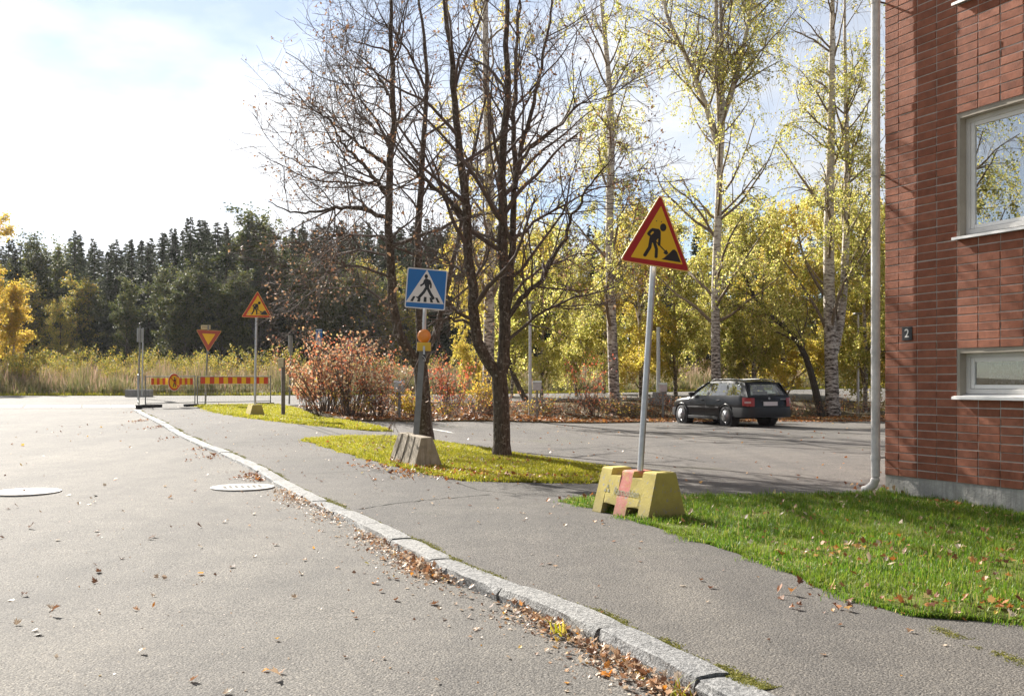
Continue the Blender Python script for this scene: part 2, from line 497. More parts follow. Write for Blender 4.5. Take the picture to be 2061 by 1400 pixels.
def brickm():
    t = NT('brick'); p = t.coord()
    g = t.t.nodes.new('ShaderNodeNewGeometry').outputs['Random Per Island']
    oi = t.t.nodes.new('ShaderNodeObjectInfo').outputs['Random']
    r = t.math('FRACT', t.math('ADD', g, oi))
    c = t.ramp(r, [(0, (.225, .078, .044)), (.35, (.245, .087, .049)), (.7, (.265, .095, .054)), (1, (.31, .118, .07))])
    mp = t.n('ShaderNodeMapping'); mp.inputs['Scale'].default_value = (60, 60, 5)
    t.t.links.new(t.pos(), mp.inputs['Vector'])
    st = t.noise(3.0, 3, .6, mp.outputs[0])
    sp = t.noise(9, 5, .7, t.pos())
    c = t.mix(1.0, c, t.ramp(sp, [(.3, (.68, .66, .65)), (.7, (1.22, 1.2, 1.18))]), 'MULTIPLY')
    c = t.mix(t.ramp(t.noise(140, 2, .6, t.pos()), [(.68, (0, 0, 0)), (.75, (.6, .6, .6))]), c, (.09, .035, .025))
    h = t.math('ADD', t.math('MULTIPLY', st, .5), t.noise(55, 4, .7, t.pos()))
    b_ = t.bsdf(c, .85, 0, .3, t.bump(h, .6, .008)); b_.inputs['Sheen Weight'].default_value = .8; b_.inputs['Sheen Roughness'].default_value = .3; b_.inputs['Sheen Tint'].default_value = (1, .74, .52, 1)
    return t.done(b_)
M['brick'] = brickm()
M['mortar'] = plain('mortar', (.46, .43, .40), .9, var=.15, scale=15, bump=.4)
def concrete(name, col, stain, moss=None, scale=4):
    t = NT(name); p = t.pos()
    c = t.ramp(t.noise(scale, 6, .7, p), [(.3, tuple(x*.7 for x in col)), (.65, tuple(min(1, x*1.15) for x in col))])
    mp = t.n('ShaderNodeMapping'); mp.inputs['Scale'].default_value = (9, 9, .6)
    t.t.links.new(p, mp.inputs['Vector'])
    c = t.mix(t.ramp(t.noise(2.2, 4, .65, mp.outputs[0]), [(.46, (0, 0, 0)), (.66, (.85, .85, .85))]), c, stain)
    if moss: c = t.mix(t.ramp(t.noise(7, 5, .7, p), [(.55, (0, 0, 0)), (.7, (.6, .6, .6))]), c, moss)
    c = t.mix(t.ramp(t.noise(90, 2, .6, p), [(.66, (0, 0, 0)), (.72, (.7, .7, .7))]), c, tuple(x*.35 for x in col))
    return t.done(t.bsdf(c, .9, 0, .25, t.bump(t.math('ADD', t.noise(45, 5, .7, p), t.math('MULTIPLY', t.noise(9, 4, .6, p), 1.5)), .6, .015)))
M['plinth'] = concrete('plinth_concrete', (.40, .385, .36), (.26, .25, .235))
M['old_concrete'] = concrete('old_concrete', (.36, .31, .24), (.19, .155, .105), (.22, .18, .09), 6)
M['grey_concrete'] = concrete('grey_concrete', (.30, .29, .28), (.2, .19, .18))
def paint_on_concrete(name, col, col2, stripe=None):
    t = NT(name); p = t.pos()
    c = t.ramp(t.noise(7, 5, .7, p), [(.3, col2), (.65, col)])
    if stripe:
        sx = t.t.nodes.new('ShaderNodeSeparateXYZ'); t.t.links.new(t.coord(), sx.inputs[0])
        ax = t.math('ABSOLUTE', t.math('ADD', sx.outputs['X'], t.math('MULTIPLY', t.math('SUBTRACT', t.noise(9, 4, .65, p), .5), .09)))
        band = t.ramp(ax, [(.085, (1, 1, 1)), (.105, (0, 0, 0))])
        worn = t.ramp(t.noise(13, 5, .7, p), [(.34, (.25, .25, .25)), (.5, (1, 1, 1))])
        pk_ = t.ramp(t.noise(8, 4, .6, p), [(.35, (.42, .10, .085)), (.65, (.52, .21, .17))])
        c = t.mix(t.math('MULTIPLY', band, worn), c, pk_)
    chips = t.ramp(t.noise(16, 7, .78, p), [(.585, (0, 0, 0)), (.62, (1, 1, 1))])
    c = t.mix(chips, c, (.30, .28, .25))
    sep_ = t.t.nodes.new('ShaderNodeSeparateXYZ'); t.t.links.new(t.coord(), sep_.inputs[0])
    grime = t.math('MULTIPLY', t.math('SUBTRACT', .22, sep_.outputs['Z'], True), t.noise(10, 5, .7, p))
    c = t.mix(t.math('MULTIPLY', grime, 5.0, True), c, (.16, .14, .09))
    return t.done(t.bsdf(c, .8, 0, .3, t.bump(t.noise(50, 5, .7, p), .45, .008)))
M['yellow_block'] = paint_on_concrete('yellow_painted_concrete', (.47, .385, .10), (.39, .31, .08))
M['striped_block'] = paint_on_concrete('yellow_paint_with_worn_red_stripe', (.47, .385, .10), (.37, .295, .08), True)
M['pink_block'] = paint_on_concrete('faded_red_painted_concrete', (.52, .15, .13), (.47, .22, .18))
M['stencil'] = plain('faded_stencil', (.24, .23, .15), .85, var=.35, scale=30)
M['galv'] = plain('galvanised_steel', (.50, .51, .52), .42, .75, var=.14, scale=12)
M['grey_metal'] = plain('grey_metal', (.20, .205, .20), .55, .3, var=.15, scale=8)
M['dark_metal'] = plain('dark_metal', (.05, .05, .055), .5, .3)
M['sign_red'] = plain('sign_red', (.42, .012, .012), .4, var=.05, scale=3)
M['sign_orange_red'] = plain('sign_orange_red', (.60, .055, .018), .45, var=.08, scale=3)
M['sign_faded_red'] = plain('sign_faded_red', (.42, .075, .04), .5, var=.12, scale=5)
M['sign_yellow'] = plain('sign_yellow', (.86, .50, .012), .4, var=.04, scale=3)
M['sign_rim'] = plain('sign_rim', (.78, .48, .12), .5, var=.05)
M['sign_black'] = plain('sign_black', (.012, .012, .016), .45, var=.05)
M['sign_blue'] = plain('sign_blue', (.008, .14, .42), .4, var=.05, scale=3)
M['sign_white'] = plain('sign_white', (.74, .71, .67), .5, var=.04)
M['sign_back'] = plain('sign_back', (.45, .46, .46), .4, .6)
M['plate_cream'] = plain('plate_cream', (.55, .48, .30), .6, var=.15, scale=14)
M['lamp_yellow'] = plain('lamp_yellow', (.66, .42, .03), .5, var=.06)
M['rubber'] = plain('rubber', (.03, .03, .032), .85, var=.2, bump=.3)
M['white_paint'] = plain('white_paint', (.74, .73, .71), .45, var=.05)
M['road_paint'] = plain('road_paint', (.62, .61, .58), .8, var=.25, scale=9)
M['pipe_paint'] = concrete('pipe_paint', (.60, .58, .56), (.5, .48, .45))
M['frame_paint'] = plain('frame_paint', (.60, .585, .56), .5, var=.06)
M['reveal'] = plain('reveal_render', (.34, .30, .245), .85, var=.1, bump=.2)
M['dark_room'] = plain('dark_room', (.035, .035, .04), .9)
M['curtain'] = plain('curtain_white', (.62, .62, .63), .9, var=.05)
M['lace'] = None
def lace():
    t = NT('lace_curtain'); p = t.coord()
    v = t.noise(22, 4, .7, p)
    c = t.ramp(v, [(.4, (.04, .05, .055)), (.52, (.12, .15, .165)), (.66, (.30, .35, .38))])
    return t.done(t.bsdf(c, .9))
M['lace'] = lace()
def glass(name, tint, refl, clear):
    t = NT(name)
    g = t.n('ShaderNodeBsdfGlossy', Roughness=.0); g.inputs['Color'].default_value = (1, 1, 1, 1)
    tr = t.n('ShaderNodeBsdfTransparent'); tr.inputs['Color'].default_value = (*tint, 1)
    lw = t.n('ShaderNodeLayerWeight', Blend=.5)
    fac = t.math('ADD', t.math('MULTIPLY', t.math('POWER', lw.outputs['Facing'], 3.0), 1 - refl), refl, True)
    mx = t.t.nodes.new('ShaderNodeMixShader')
    t.t.links.new(fac, mx.inputs[0]); t.t.links.new(tr.outputs[0], mx.inputs[1]); t.t.links.new(g.outputs[0], mx.inputs[2])
    return t.done(mx)
M['window_glass'] = glass('window_glass', (.75, .78, .78), .36, 1)
M['low_glass'] = glass('low_glass', (.75, .78, .78), .12, 1)
M['car_glass'] = glass('car_glass', (.62, .70, .68), .12, 1)
def carpaint():
    t = NT('car_paint')
    return t.done(t.bsdf((.003, .0034, .006), .3, 0, .2, None, .2))
M['car_paint'] = carpaint()
M['car_plastic'] = plain('car_plastic', (.008, .009, .012), .5, var=.1)
M['chrome'] = plain('silver_wheel', (.34, .345, .36), .45, .5, var=.06)
M['tail_red'] = plain('tail_red', (.28, .006, .006), .3, var=.1, coat=.3)
M['tail_white'] = plain('tail_white', (.42, .30, .29), .35)
M['plate_white'] = plain('blank_plate', (.62, .60, .60), .6, var=.05)
M['seat'] = plain('car_seat', (.04, .045, .055), .9)
M['amber'] = plain('amber_lens', (.75, .23, .006), .3, var=.08, scale=20, coat=.6)
M['ornament'] = plain('ornament_orange', (.75, .33, .03), .35)
M['blue_sheet'] = plain('blue_sheet', (.18, .34, .60), .45, var=.3, scale=20)
M['cast_iron'] = plain('cast_iron', (.30, .30, .30), .5, .5, var=.15, scale=25, bump=.3)
M['grate_iron'] = plain('grate_iron', (.30, .285, .265), .7, .1, var=.2, scale=25, bump=.3)
M['black_hole'] = plain('hole_shade', (.012, .012, .012), .95)  # near-black colour painted in for the shade inside the grate holes

# ------------------------------------------------------------------ ground, road, pavement
def ground_z(x, y):
    return terrain(x, y) - np.where(y < 33, .22, .045) * 1.0
xs = np.unique(np.concatenate([np.linspace(-380, -80, 10), np.linspace(-80, 80, 81), np.linspace(80, 380, 10)]))
ys = np.unique(np.concatenate([np.linspace(-120, -20, 6), np.linspace(-20, 32, 27), np.linspace(32, 36, 5), np.linspace(36, 160, 63), np.linspace(160, 420, 12)]))
gx, gy = np.meshgrid(xs, ys)
gyc = np.minimum(gy, 175)
V = np.column_stack([gx.ravel(), gy.ravel(), ground_z(gx.ravel(), gyc.ravel())])
nx, ny = len(xs), len(ys)
ii = (np.arange(ny - 1)[:, None] * nx + np.arange(nx - 1)[None]).ravel()
link('ground', new_mesh('ground', V, np.column_stack([ii, ii + 1, ii + nx + 1, ii + nx]), M['soil'], smooth=True), kind='structure')

# kerb: road-side top edge, from near to far
K_PX = [(1459, 1400), (1327, 1335), (1129, 1234), (900, 1146), (804, 1096.5), (704, 1045.5), (618, 1007), (554, 973),
        (508, 943), (436, 908), (403, 896.5), (353, 872.5), (320, 852), (290, 837), (268, 825)]
kerb = [G(*p)[:2] for p in K_PX]
d0 = kerb[0] - kerb[1]; d0 = d0 / np.linalg.norm(d0)
kerb = [kerb[0] + d0 * 9, kerb[0] + d0 * 3] + kerb
kerb = np.array(kerb)
KW = 0.185
def offset_line(L, w):
    out = []
    for i in range(len(L)):
        t = L[min(i+1, len(L)-1)] - L[max(i-1, 0)]; t = t / np.linalg.norm(t)
        out.append(L[i] + np.array([t[1], -t[0]]) * w)       # to the right of travel (pavement side)
    return np.array(out)
kerb_in = offset_line(kerb, KW)
def expo(y):
    return 0.026 + 0.062 * sstep((12.0 - np.asarray(y, float)) / 7.0)
def road_z(x, y): return terrain(x, y) - expo(y) * np.where(np.asarray(y) > 36.5, .6, 1)

near_edge = [G(300, 822)[:2] + [0, .3], (-9.2, 36.5), (-6, 37.6), (-1, 39.6), (4, 41.8), (10, 44.6), (22, 50), (70, 66)]
far_edge = [(70, 82), (26, 63), (7, 52.5), (-2, 49.3), (-12, 47.5), (-24, 47.0), (-90, 46.5)]
road_poly = [tuple(p) for p in kerb + 0.0] + near_edge + far_edge + [(-90, 30), (-24, 29), (-13, 12), (-7, -10)]
sheet('road', road_poly, 1.1, road_z, M['road'], kind='structure')

C_BOTTOM = [(1135, 1008), (1200, 1024), (1290, 1050), (1340, 1066), (1400, 1086), (1480, 1111), (1570, 1141), (1650, 1181), (1720, 1206),
            (1790, 1226), (1850, 1241), (1930, 1246), (2061, 1254), (2350, 1290)]
A_BOTTOM = [(610, 885), (650, 897), (720, 918), (790, 936), (880, 957), (925, 966), (1000, 969), (1100, 971), (1222, 972)]
A_TOP = [(1235, 955), (1225, 943), (1140, 930), (1050, 917), (985, 905), (900, 893), (800, 880), (700, 879)]
B_BOTTOM = [(395, 817), (430, 829), (480, 838), (540, 846), (600, 853), (690, 862), (745, 867), (790, 868)]
B_TOP = [(762, 861), (735, 855), (700, 849), (640, 842), (600, 824), (560, 815.5), (440, 816)]
C_TOP = [(2500, 1080), (1790, 984), (1755, 992), (1700, 997), (1600, 999), (1500, 1000), (1370, 1001), (1250, 1002), (1190, 1003)]
w2 = lambda L: [tuple(G(*p)[:2]) for p in L]
cb, ab, bb = w2(C_BOTTOM), w2(A_BOTTOM), w2(B_BOTTOM)
walk_poly = [tuple(p) for p in kerb_in] + w2([(300, 819)]) + bb + ab + cb + [(6.5, 3.0), (6.5, -9.0)]
walk = sheet('sidewalk', walk_poly, .9, terrain, M['walk'], kind='structure')
lot_poly = [bb[-1]] + ab + cb + [(6.5, 3.0), (30, -5), (45, 20), (45, 36.0)] + w2([(1760, 845), (1400, 846), (1000, 848), (850, 849), (700, 847)])
sheet('parking_lot', lot_poly, 1.1, lambda x, y: terrain(x, y) - .001, M['lot'], kind='structure')
lawn_polys = {'A': ab + w2(A_TOP), 'B': bb + w2(B_TOP), 'C': cb + w2(C_TOP)}
for k, p in lawn_polys.items():
    sheet('lawn', p, .45, lambda x, y: terrain(x, y) + .022, M['turf'], skirt=.06, kind='structure')
verge = w2([(700, 847), (850, 849), (1000, 848), (1400, 846), (1760, 845), (2300, 845)]) + [(46, 37), (46, 44), (22, 46.5), (10, 43), (4, 40.6), (-1, 38.6), (-5, 37)] + w2([(600, 819)])
sheet('hedge_bed', verge, 1.0, lambda x, y: terrain(x, y) + .03, M['soil'], skirt=.1, kind='structure')

# granite kerb stones, each its own block
kerb_root = link('kerb', None, kind='structure')
def along(L, s):
    L = np.asarray(L); seg = np.linalg.norm(np.diff(L, axis=0), axis=1); c = np.concatenate([[0], np.cumsum(seg)])
    s = np.clip(s, 0, c[-1] - 1e-6)
    i = int(np.searchsorted(c, s, 'right') - 1)
    t = (s - c[i]) / seg[i]
    return L[i] * (1 - t) + L[i+1] * t, (L[i+1] - L[i]) / seg[i]
klen = np.linalg.norm(np.diff(kerb, axis=0), axis=1).sum()
r_ = rng(11); s = 0.0
while s < klen - .3:
    ln = float(r_.uniform(.85, 1.45)); e = min(s + ln, klen)
    n = max(3, int((e - s) / .16)); V = []; F = []
    jog = r_.normal(0, .007); lift = r_.normal(0, .005)
    chip = r_.random() < .3
    for i in range(n + 1):
        ss = s + .009 + (e - s - .018) * i / n
        p, t = along(kerb, ss); nn = np.array([t[1], -t[0]])
        z = float(terrain(p[0], p[1]))
        en = .012 if i in (0, n) else 0
        prof = [(0.012 + jog, -.22), (.0 + jog + r_.normal(0, .005), -.035 + r_.normal(0, .006)), (.008 + jog + en + r_.normal(0, .004), .009 + lift - en*.6 + r_.normal(0, .002)),
                (.03 + jog, .0125 + lift - en*.4 + r_.normal(0, .0018)), (.12 + jog, .0125 + lift - en*.4 + r_.normal(0, .0018)),
                (KW + .012 + r_.normal(0, .004), .010 + lift - en*.5), (KW + .012, -.12)]
        for (a, b) in prof:
            q = p + nn * a
            V.append((q[0], q[1], z + b))
    m = 7
    for i in range(n):
        for k in range(m - 1):
            F.append((i*m+k, (i+1)*m+k, (i+1)*m+k+1, i*m+k+1))
    F.append(tuple(range(m))); F.append(tuple(reversed(range(n*m, n*m+m))))
    mb = MB().add(V, F); mb.build('kerb_stone', M['granite'], kerb_root)
    s = e

# cracks, moss seams and painted shadow lines in the pavement
def ribbon(mb, px, w, dz, zf=terrain, seed=0, world=False):
    r = rng(seed)
    pts = [np.array(p[:2], float) if world else G(*p)[:2] for p in px]
    pts = np.array(pts); L = np.linalg.norm(np.diff(pts, axis=0), axis=1).sum()
    n = max(4, int(L / .08)); V = []; F = []
    for i in range(n + 1):
        p, t = along(pts, L * i / n); nn = np.array([t[1], -t[0]])
        p = p + nn * r.normal(0, .012); ww = w * r.uniform(.3, 1.2)
        for sgn in (-1, 1):
            q = p + nn * ww * sgn / 2
            V.append((q[0], q[1], float(zf(q[0], q[1])) + dz))
    for i in range(n): F.append((2*i, 2*i+1, 2*i+3, 2*i+2))
    mb.add(V, F)
mb = MB()
ribbon(mb, [(722, 1024), (800, 1012), (880, 1004), (985, 995)], .03, .005, seed=1)
ribbon(mb, [(610, 954), (690, 949), (760, 947), (800, 944)], .022, .005, seed=2)
ribbon(mb, [(430, 891), (520, 889), (610, 887)], .03, .005, seed=3)
ribbon(mb, [(630, 857), (660, 866), (690, 875)], .06, .005, seed=4)  # dark strip painted for a post's cast shadow on the sidewalk
ribbon(mb, [(600, 854), (640, 865), (668, 876)], .06, .005, seed=5)  # second painted shadow strip beside it
ribbon(mb, [(880, 955), (960, 985), (1040, 994)], .02, .005, seed=6)  # painted curve for the shadow of the crossing sign's pole
mb.build('crack_or_shadow', plain('dark_line', (.03, .028, .022), .95), walk)
mb = MB()
zl = lambda x, y: terrain(x, y) - .001
ribbon(mb, [(1030, 915), (1130, 905), (1220, 897), (1330, 915), (1420, 930)], .03, .006, zl, seed=8)
ribbon(mb, [(1030, 900), (1200, 905), (1420, 890), (1700, 885)], .03, .006, zl, seed=9)
lot_o = bpy.data.objects['parking_lot']
mb.build('crack_or_shadow', bpy.data.materials['dark_line'], lot_o)
mb = MB(); ribbon(mb, [(868, 863), (890, 867), (912, 871)], .10, .007, zl, seed=10)
mb.build('bay_line', M['road_paint'], lot_o)
# zebra bars and a stop line at the junction
road_o = bpy.data.objects['road']
for i, (px, w) in enumerate([(-40, 70), (75, 54), (133, 56), (195, 56), (250, 48), (15, 50)]):
    a, b = G(px - w / 2, 819), G(px + w / 2, 819)
    V = []; F = []
    for j in range(9):
        for (q, ) in ((a, ), (b, )):
            x = q[0] * 1.0 - .20 * j * .42; y = q[1] + .20 * j
            V.append((x, y, float(road_z(x, y)) + .012))
    for j in range(8): F.append((2*j, 2*j+1, 2*j+3, 2*j+2))
    MB().add(V, F).build('crossing_bar', M['road_paint'], road_o)

# manhole cover and drain grate in the road
def road_pt(px, py):
    p = G(px, py, -0.09)
    return np.array([p[0], p[1], float(road_z(p[0], p[1]))])
c = road_pt(52, 1001)
t = thing('manhole_cover', 'pale round solid steel manhole cover at the left edge of the road', 'manhole cover', c)
MB().disc((0, 0, .001), .40, h=.026, n=40).build('ring', M['grate_iron'], t)
mb = MB().disc((0, 0, .006), .345, h=.024, n=40)
for i in range(-6, 7):
    for j in range(-6, 7):
        if i*i + j*j < 33 and (i + j) % 2 == 0: mb.box((i*.05-.018, j*.05-.006, .0175), (i*.05+.018, j*.05+.006, .0205))
mb.build('lid', M['cast_iron'], t)
c = road_pt(488, 991)
t = thing('drain_grate', 'round iron drain grate with square holes beside the kerb', 'drain grate', c, math.radians(20))
outer = [Vector((x, y, 0)) for x, y in circle2((0, 0), .395, n=40)]
holes = []
for i in range(-4, 5):
    for j in ((-1, 0, 1) if abs(i) < 4 else (0,)):
        cx_, cy_ = i * .072, j * .115
        holes.append([Vector((cx_ + a, cy_ + b, 0)) for a, b in ((-.021, -.036), (-.021, .036), (.021, .036), (.021, -.036))])
flat = [v for l in [outer] + holes for v in l]
tri = tessellate_polygon([outer] + holes)
mb = MB().add([(v.x, v.y, .013) for v in flat], tri)
o_n = 0
for l in [outer] + holes:
    n = len(l)
    mb.add([(v.x, v.y, .0128) for v in l] + [(v.x, v.y, -.02) for v in l], [(i, (i+1) % n, (i+1) % n + n, i + n) for i in range(n)], 0 if l is outer else 1)
mb.build('grate', [M['grate_iron'], M['black_hole']], t)
MB().disc((0, 0, .0045), .385, h=.006, n=32).build('hole_shade', M['black_hole'], t)  # flat black disc standing in for the shade below the grate

# ------------------------------------------------------------------ brick building
BC = np.array([4.84, 12.93])
U = np.array([.4226, -.9063]); NOUT = np.array([-.9063, -.4226])
bang = math.atan2(U[1], U[0])
bld = thing('brick_building', 'red brick apartment building on a grey concrete plinth', 'building', (BC[0], BC[1], 0), bang)
OPEN = [(1.13, 3.53, 1.176, 1.776), (1.13, 3.53, 3.076, 4.576), (1.13, 3.53, 5.876, 7.376)]
PT, BH = .176, .1
HT = 9.0
mb = MB()
def wallbox(u0, u1, v0, v1): mb.box((u0, .0085, v0), (u1, .32, v1))
wallbox(0.004, 1.13, PT, HT); wallbox(3.53, 10, PT, HT)
vv = PT
for (a, b, c, d) in OPEN:
    wallbox(1.13, 3.53, vv, c); vv = d
wallbox(1.13, 3.53, vv, HT)
mb.build('wall', M['mortar'], bld)
mb = MB().box((0.004, .32, PT), (.3, 9, HT)).box((9.7, .32, PT), (10, 9, HT)).box((.004, 8.7, PT), (10, 9, HT))
mb.build('side_wall', M['brick'], bld)
MB().box((-.05, -.25, HT), (10.1, 9.2, HT + .25)).build('roof', M['grey_concrete'], bld)
MB().box((0, .012, -.9), (10, 9, PT - .002)).build('plinth', M['plinth'], bld)
# bricks: shared meshes, one object per brick that shows; the rest joined
r_ = rng(21)
def brick_mesh(w, seed, name):
    r = rng(seed); bm = bmesh.new()
    h, d = BH - .011, .06
    b = MB().box((0, 0, 0), (w, d, h))
    me = new_mesh(name, np.concatenate(b.v), b.f, M['brick'])
    bm.from_mesh(me)
    fr = [e for e in bm.edges if all(abs(v.co.y) < 1e-6 for v in e.verts)]
    bmesh.ops.bevel(bm, geom=fr, offset=.0035, segments=1, affect='EDGES')
    for v in bm.verts:
        if v.co.y < .03: v.co.x += r.normal(0, .0012); v.co.z += r.normal(0, .0014); v.co.y += r.normal(0, .0008)
    bmesh.ops.recalc_face_normals(bm, faces=bm.faces)
    bm.to_mesh(me); bm.free()
    return me
full = [brick_mesh(.289, s, 'brick') for s in range(8)]
quoin = [brick_mesh(.224, 40 + s, 'brick') for s in range(4)]
end_ = [brick_mesh(.289, 60 + s, 'brick') for s in range(2)]
slots = []
for k in range(0, 88):
    v0 = PT + BH * k
    for c in range(-1, 24):
        u0 = 0.0 if c < 0 else .23 + .3 * c
        u1 = .224 if c < 0 else u0 + .289
        if any(u1 > a + .01 and u0 < b - .01 and v0 + .05 > cc and v0 + .05 < d for (a, b, cc, d) in OPEN): continue
        um = (u0 + u1) / 2
        P = np.array([BC[0] + um * U[0], BC[1] + um * U[1], v0 + .05])
        px, py = CX + FPX * P[0] / P[1], CY - FPX * (P[2] - EYE) / P[1]
        vis = px < 2085 and py > -20
        slots.append((vis, -P[1], k, c, u0, v0))
seen = sorted([s for s in slots if s[0]], key=lambda s: s[1])
parts_ = set((s[2], s[3]) for s in seen[-296:])
SV, SF, SM, sn = [], [], [], 0
for (vis, _, k, c, u0, v0) in slots:
    me = quoin[int(r_.integers(4))] if c < 0 else full[int(r_.integers(8))]
    pos = (u0 + .005 + r_.normal(0, .0012), r_.normal(0, .0016), v0 + .0055 + r_.normal(0, .0012))
    if (k, c) in parts_:
        link('brick', me, bld, pos).rotation_euler = (r_.normal(0, .006), 0, float(np.clip(r_.normal(0, .007), -.014, .014)))
    else:
        co = np.empty(len(me.vertices) * 3, np.float32); me.vertices.foreach_get('co', co)
        SV.append(co.reshape(-1, 3) + np.array(pos)); SF += [tuple(i + sn for i in p.vertices) for p in me.polygons]; sn += len(me.vertices)
link('bricks', new_mesh('bricks', np.concatenate(SV), SF, M['brick']), bld, kind='stuff')
# windows
for wi, (a, b, c, d) in enumerate(OPEN):
    sill_h = .05
    mb = MB()
    f0, f1 = .115, .165          # frame depth range
    zb, zt = c + sill_h + .015, d - .055
    xa, xb = a + .035, b - .035
    fw = .055
    mb.box((xa, f0, zb), (xa + fw, f1, zt)).box((xb - fw, f0, zb), (xb, f1, zt))
    mb.box((xa + fw, f0, zb), (xb - fw, f1, zb + fw)).box((xa + fw, f0, zt - fw), (xb - fw, f1, zt))
    w = mb.build('window', M['frame_paint'], bld, bevel=.004)
    mb = MB(); s0, s1 = .130, .175; i0 = .05
    for (p0, p1, q0, q1) in ((xa+fw, xa+fw+i0, zb+fw, zt-fw), (xb-fw-i0, xb-fw, zb+fw, zt-fw), (xa+fw+i0, xb-fw-i0, zb+fw, zb+fw+i0), (xa+fw+i0, xb-fw-i0, zt-fw-i0, zt-fw)):
        mb.box((p0+.003, s0, q0+.003), (p1, s1, q1))
    mb.build('sash', M['white_paint'], w, bevel=.004)
    g0, g1, h0, h1 = xa+fw+i0-.01, xb-fw-i0+.01, zb+fw+i0-.01, zt-fw-i0+.01
    MB().box((g0, .150, h0), (g1, .156, h1)).build('pane', M['low_glass'] if wi == 0 else M['window_glass'], w)
    mb = MB()
    mb.box((a + .001, .010, c + .01), (a + .035, .20, d - .001))
    mb.box((b - .035, .010, c + .01), (b - .001, .20, d - .001))
    mb.box((a + .036, .012, d - .055), (b - .036, .20, d - .002))
    mb.build('reveal', M['reveal'], w)
    # sloping metal sill with a front lip
    V = []
    for u in (a - .03, b + .03):
        V += [(u, .15, c + sill_h + .013), (u, -.055, c + .028), (u, -.058, c - .004), (u, -.050, c - .004), (u, -.045, c + .018), (u, .15, c + .003)]
    F = [(i, (i+1) % 6, (i+1) % 6 + 6, i + 6) for i in range(6)] + [tuple(range(6)), tuple(reversed(range(6, 12)))]
    MB().add(V, F).build('sill', M['white_paint'], w)
    mb = MB()
    mb.box((a - .3, 2.6, c - .6), (b + .3, 2.65, d + .3)).box((a - .35, .33, c - .6), (a - .3, 2.6, d + .3)).box((b + .3, .33, c - .6), (b + .35, 2.6, d + .3))
    mb.box((a - .3, .33, c - .65), (b + .3, 2.6, c - .6)).box((a - .3, .33, d + .3), (b + .3, 2.6, d + .35))
    mb.build('room', M['dark_room'], w)
def bw(u, dep, v): return np.array([BC[0] + u*U[0] - dep*NOUT[0], BC[1] + u*U[1] - dep*NOUT[1], v])
def curtain(name, label, u0, u1, v0, v1, dep, amp, mat, folds):
    n = int((u1 - u0) * folds) + 2; V = []
    for i in range(n + 1):
        u = u0 + (u1 - u0) * i / n
        for v in (v0, v1): V.append((u - u0, amp * math.sin(i * 1.3), v - v0))
    F = [(2*i, 2*i+2, 2*i+3, 2*i+1) for i in range(n)]
    o = link(name, new_mesh(name, V, F, mat, smooth=True), None, bw(u0, dep, v0), label, 'curtain', None, None, bang)
curtain('curtain', 'white curtain hanging inside the large upper window', 1.20, 1.55, 2.98, 4.55, .42, .03, M['curtain'], 60)
curtain('curtain', 'grey blue net curtain inside the low basement window', 1.34, 3.45, 1.05, 1.85, .30, .012, M['lace'], 40)
t = thing('hanging_ornament', 'orange pumpkin ornament hanging inside the basement window', 'ornament', bw(2.0, .21, 1.62))
for i, (x, z, r, mt) in enumerate(((0, -.06, .034, 'ornament'), (.05, -.13, .028, 'ornament'), (-.03, -.115, .016, 'curtain'), (.04, -.20, .02, 'curtain'))):
    pr = [(max(1e-3, r * math.sin(a) * (1 if i < 2 else .6)), -r * math.cos(a)) for a in np.linspace(0, math.pi, 9)]
    MB().tube([(x, 0, z + q[1]) for q in pr], [q[0] for q in pr], 12).build('bauble', M[mt], t, smooth=True)
MB().tube([(.02, 0, .12), (.0, 0, -.03)], .002, 4).build('string', M['curtain'], t)
# house number
pn = MB().box((.30, -.014, 1.905), (.462, -.0035, 2.075)).build('number_plate', M['sign_black'], bld, bevel=.003)
def text_mesh(txt, size, mat, name, ext=.001):
    cu = bpy.data.curves.new(name, 'FONT'); cu.body = txt; cu.size = size; cu.align_x = 'CENTER'; cu.align_y = 'CENTER'; cu.extrude = ext; cu.offset = size * .012
    o = bpy.data.objects.new(name, cu); COL.objects.link(o)
    dg = bpy.context.evaluated_depsgraph_get(); dg.update()
    me = bpy.data.meshes.new_from_object(o.evaluated_get(dg))
    bpy.data.objects.remove(o); me.name = name
    me.materials.clear(); me.materials.append(mat)
    return me
o = link('digit', text_mesh('2', .15, M['sign_white'], 'digit'), pn, (.381, -.0155, 1.99)); o.rotation_euler = (math.radians(90), 0, 0)
# downpipe
dp = thing('downpipe', 'pale grey downpipe running down the corner of the brick building', 'pipe', (BC[0], BC[1], 0), bang)
pu, pd = -.012, -.145
MB().tube([(pu, pd, .16), (pu, pd, 9.1)], .057, 20).build('pipe', M['pipe_paint'], dp, smooth=False)
MB().tube([(pu, pd, .24), (pu, pd, .13), (pu - .03, pd - .01, .05), (pu - .10, pd - .03, -.01), (pu - .16, pd - .045, -.035)], [.056, .056, .056, .057, .058], 16).build('shoe', M['pipe_paint'], dp)
for v in (.40, 1.78, 4.06, 6.30):
    b = MB().tube([(pu, pd, v - .03), (pu, pd, v + .03)], .0625, 20).build('collar', M['pipe_paint'], dp)
    MB().box((pu - .012, pd + .05, v - .008), (pu + .012, .02, v + .008)).build('bracket', M['dark_metal'], b)

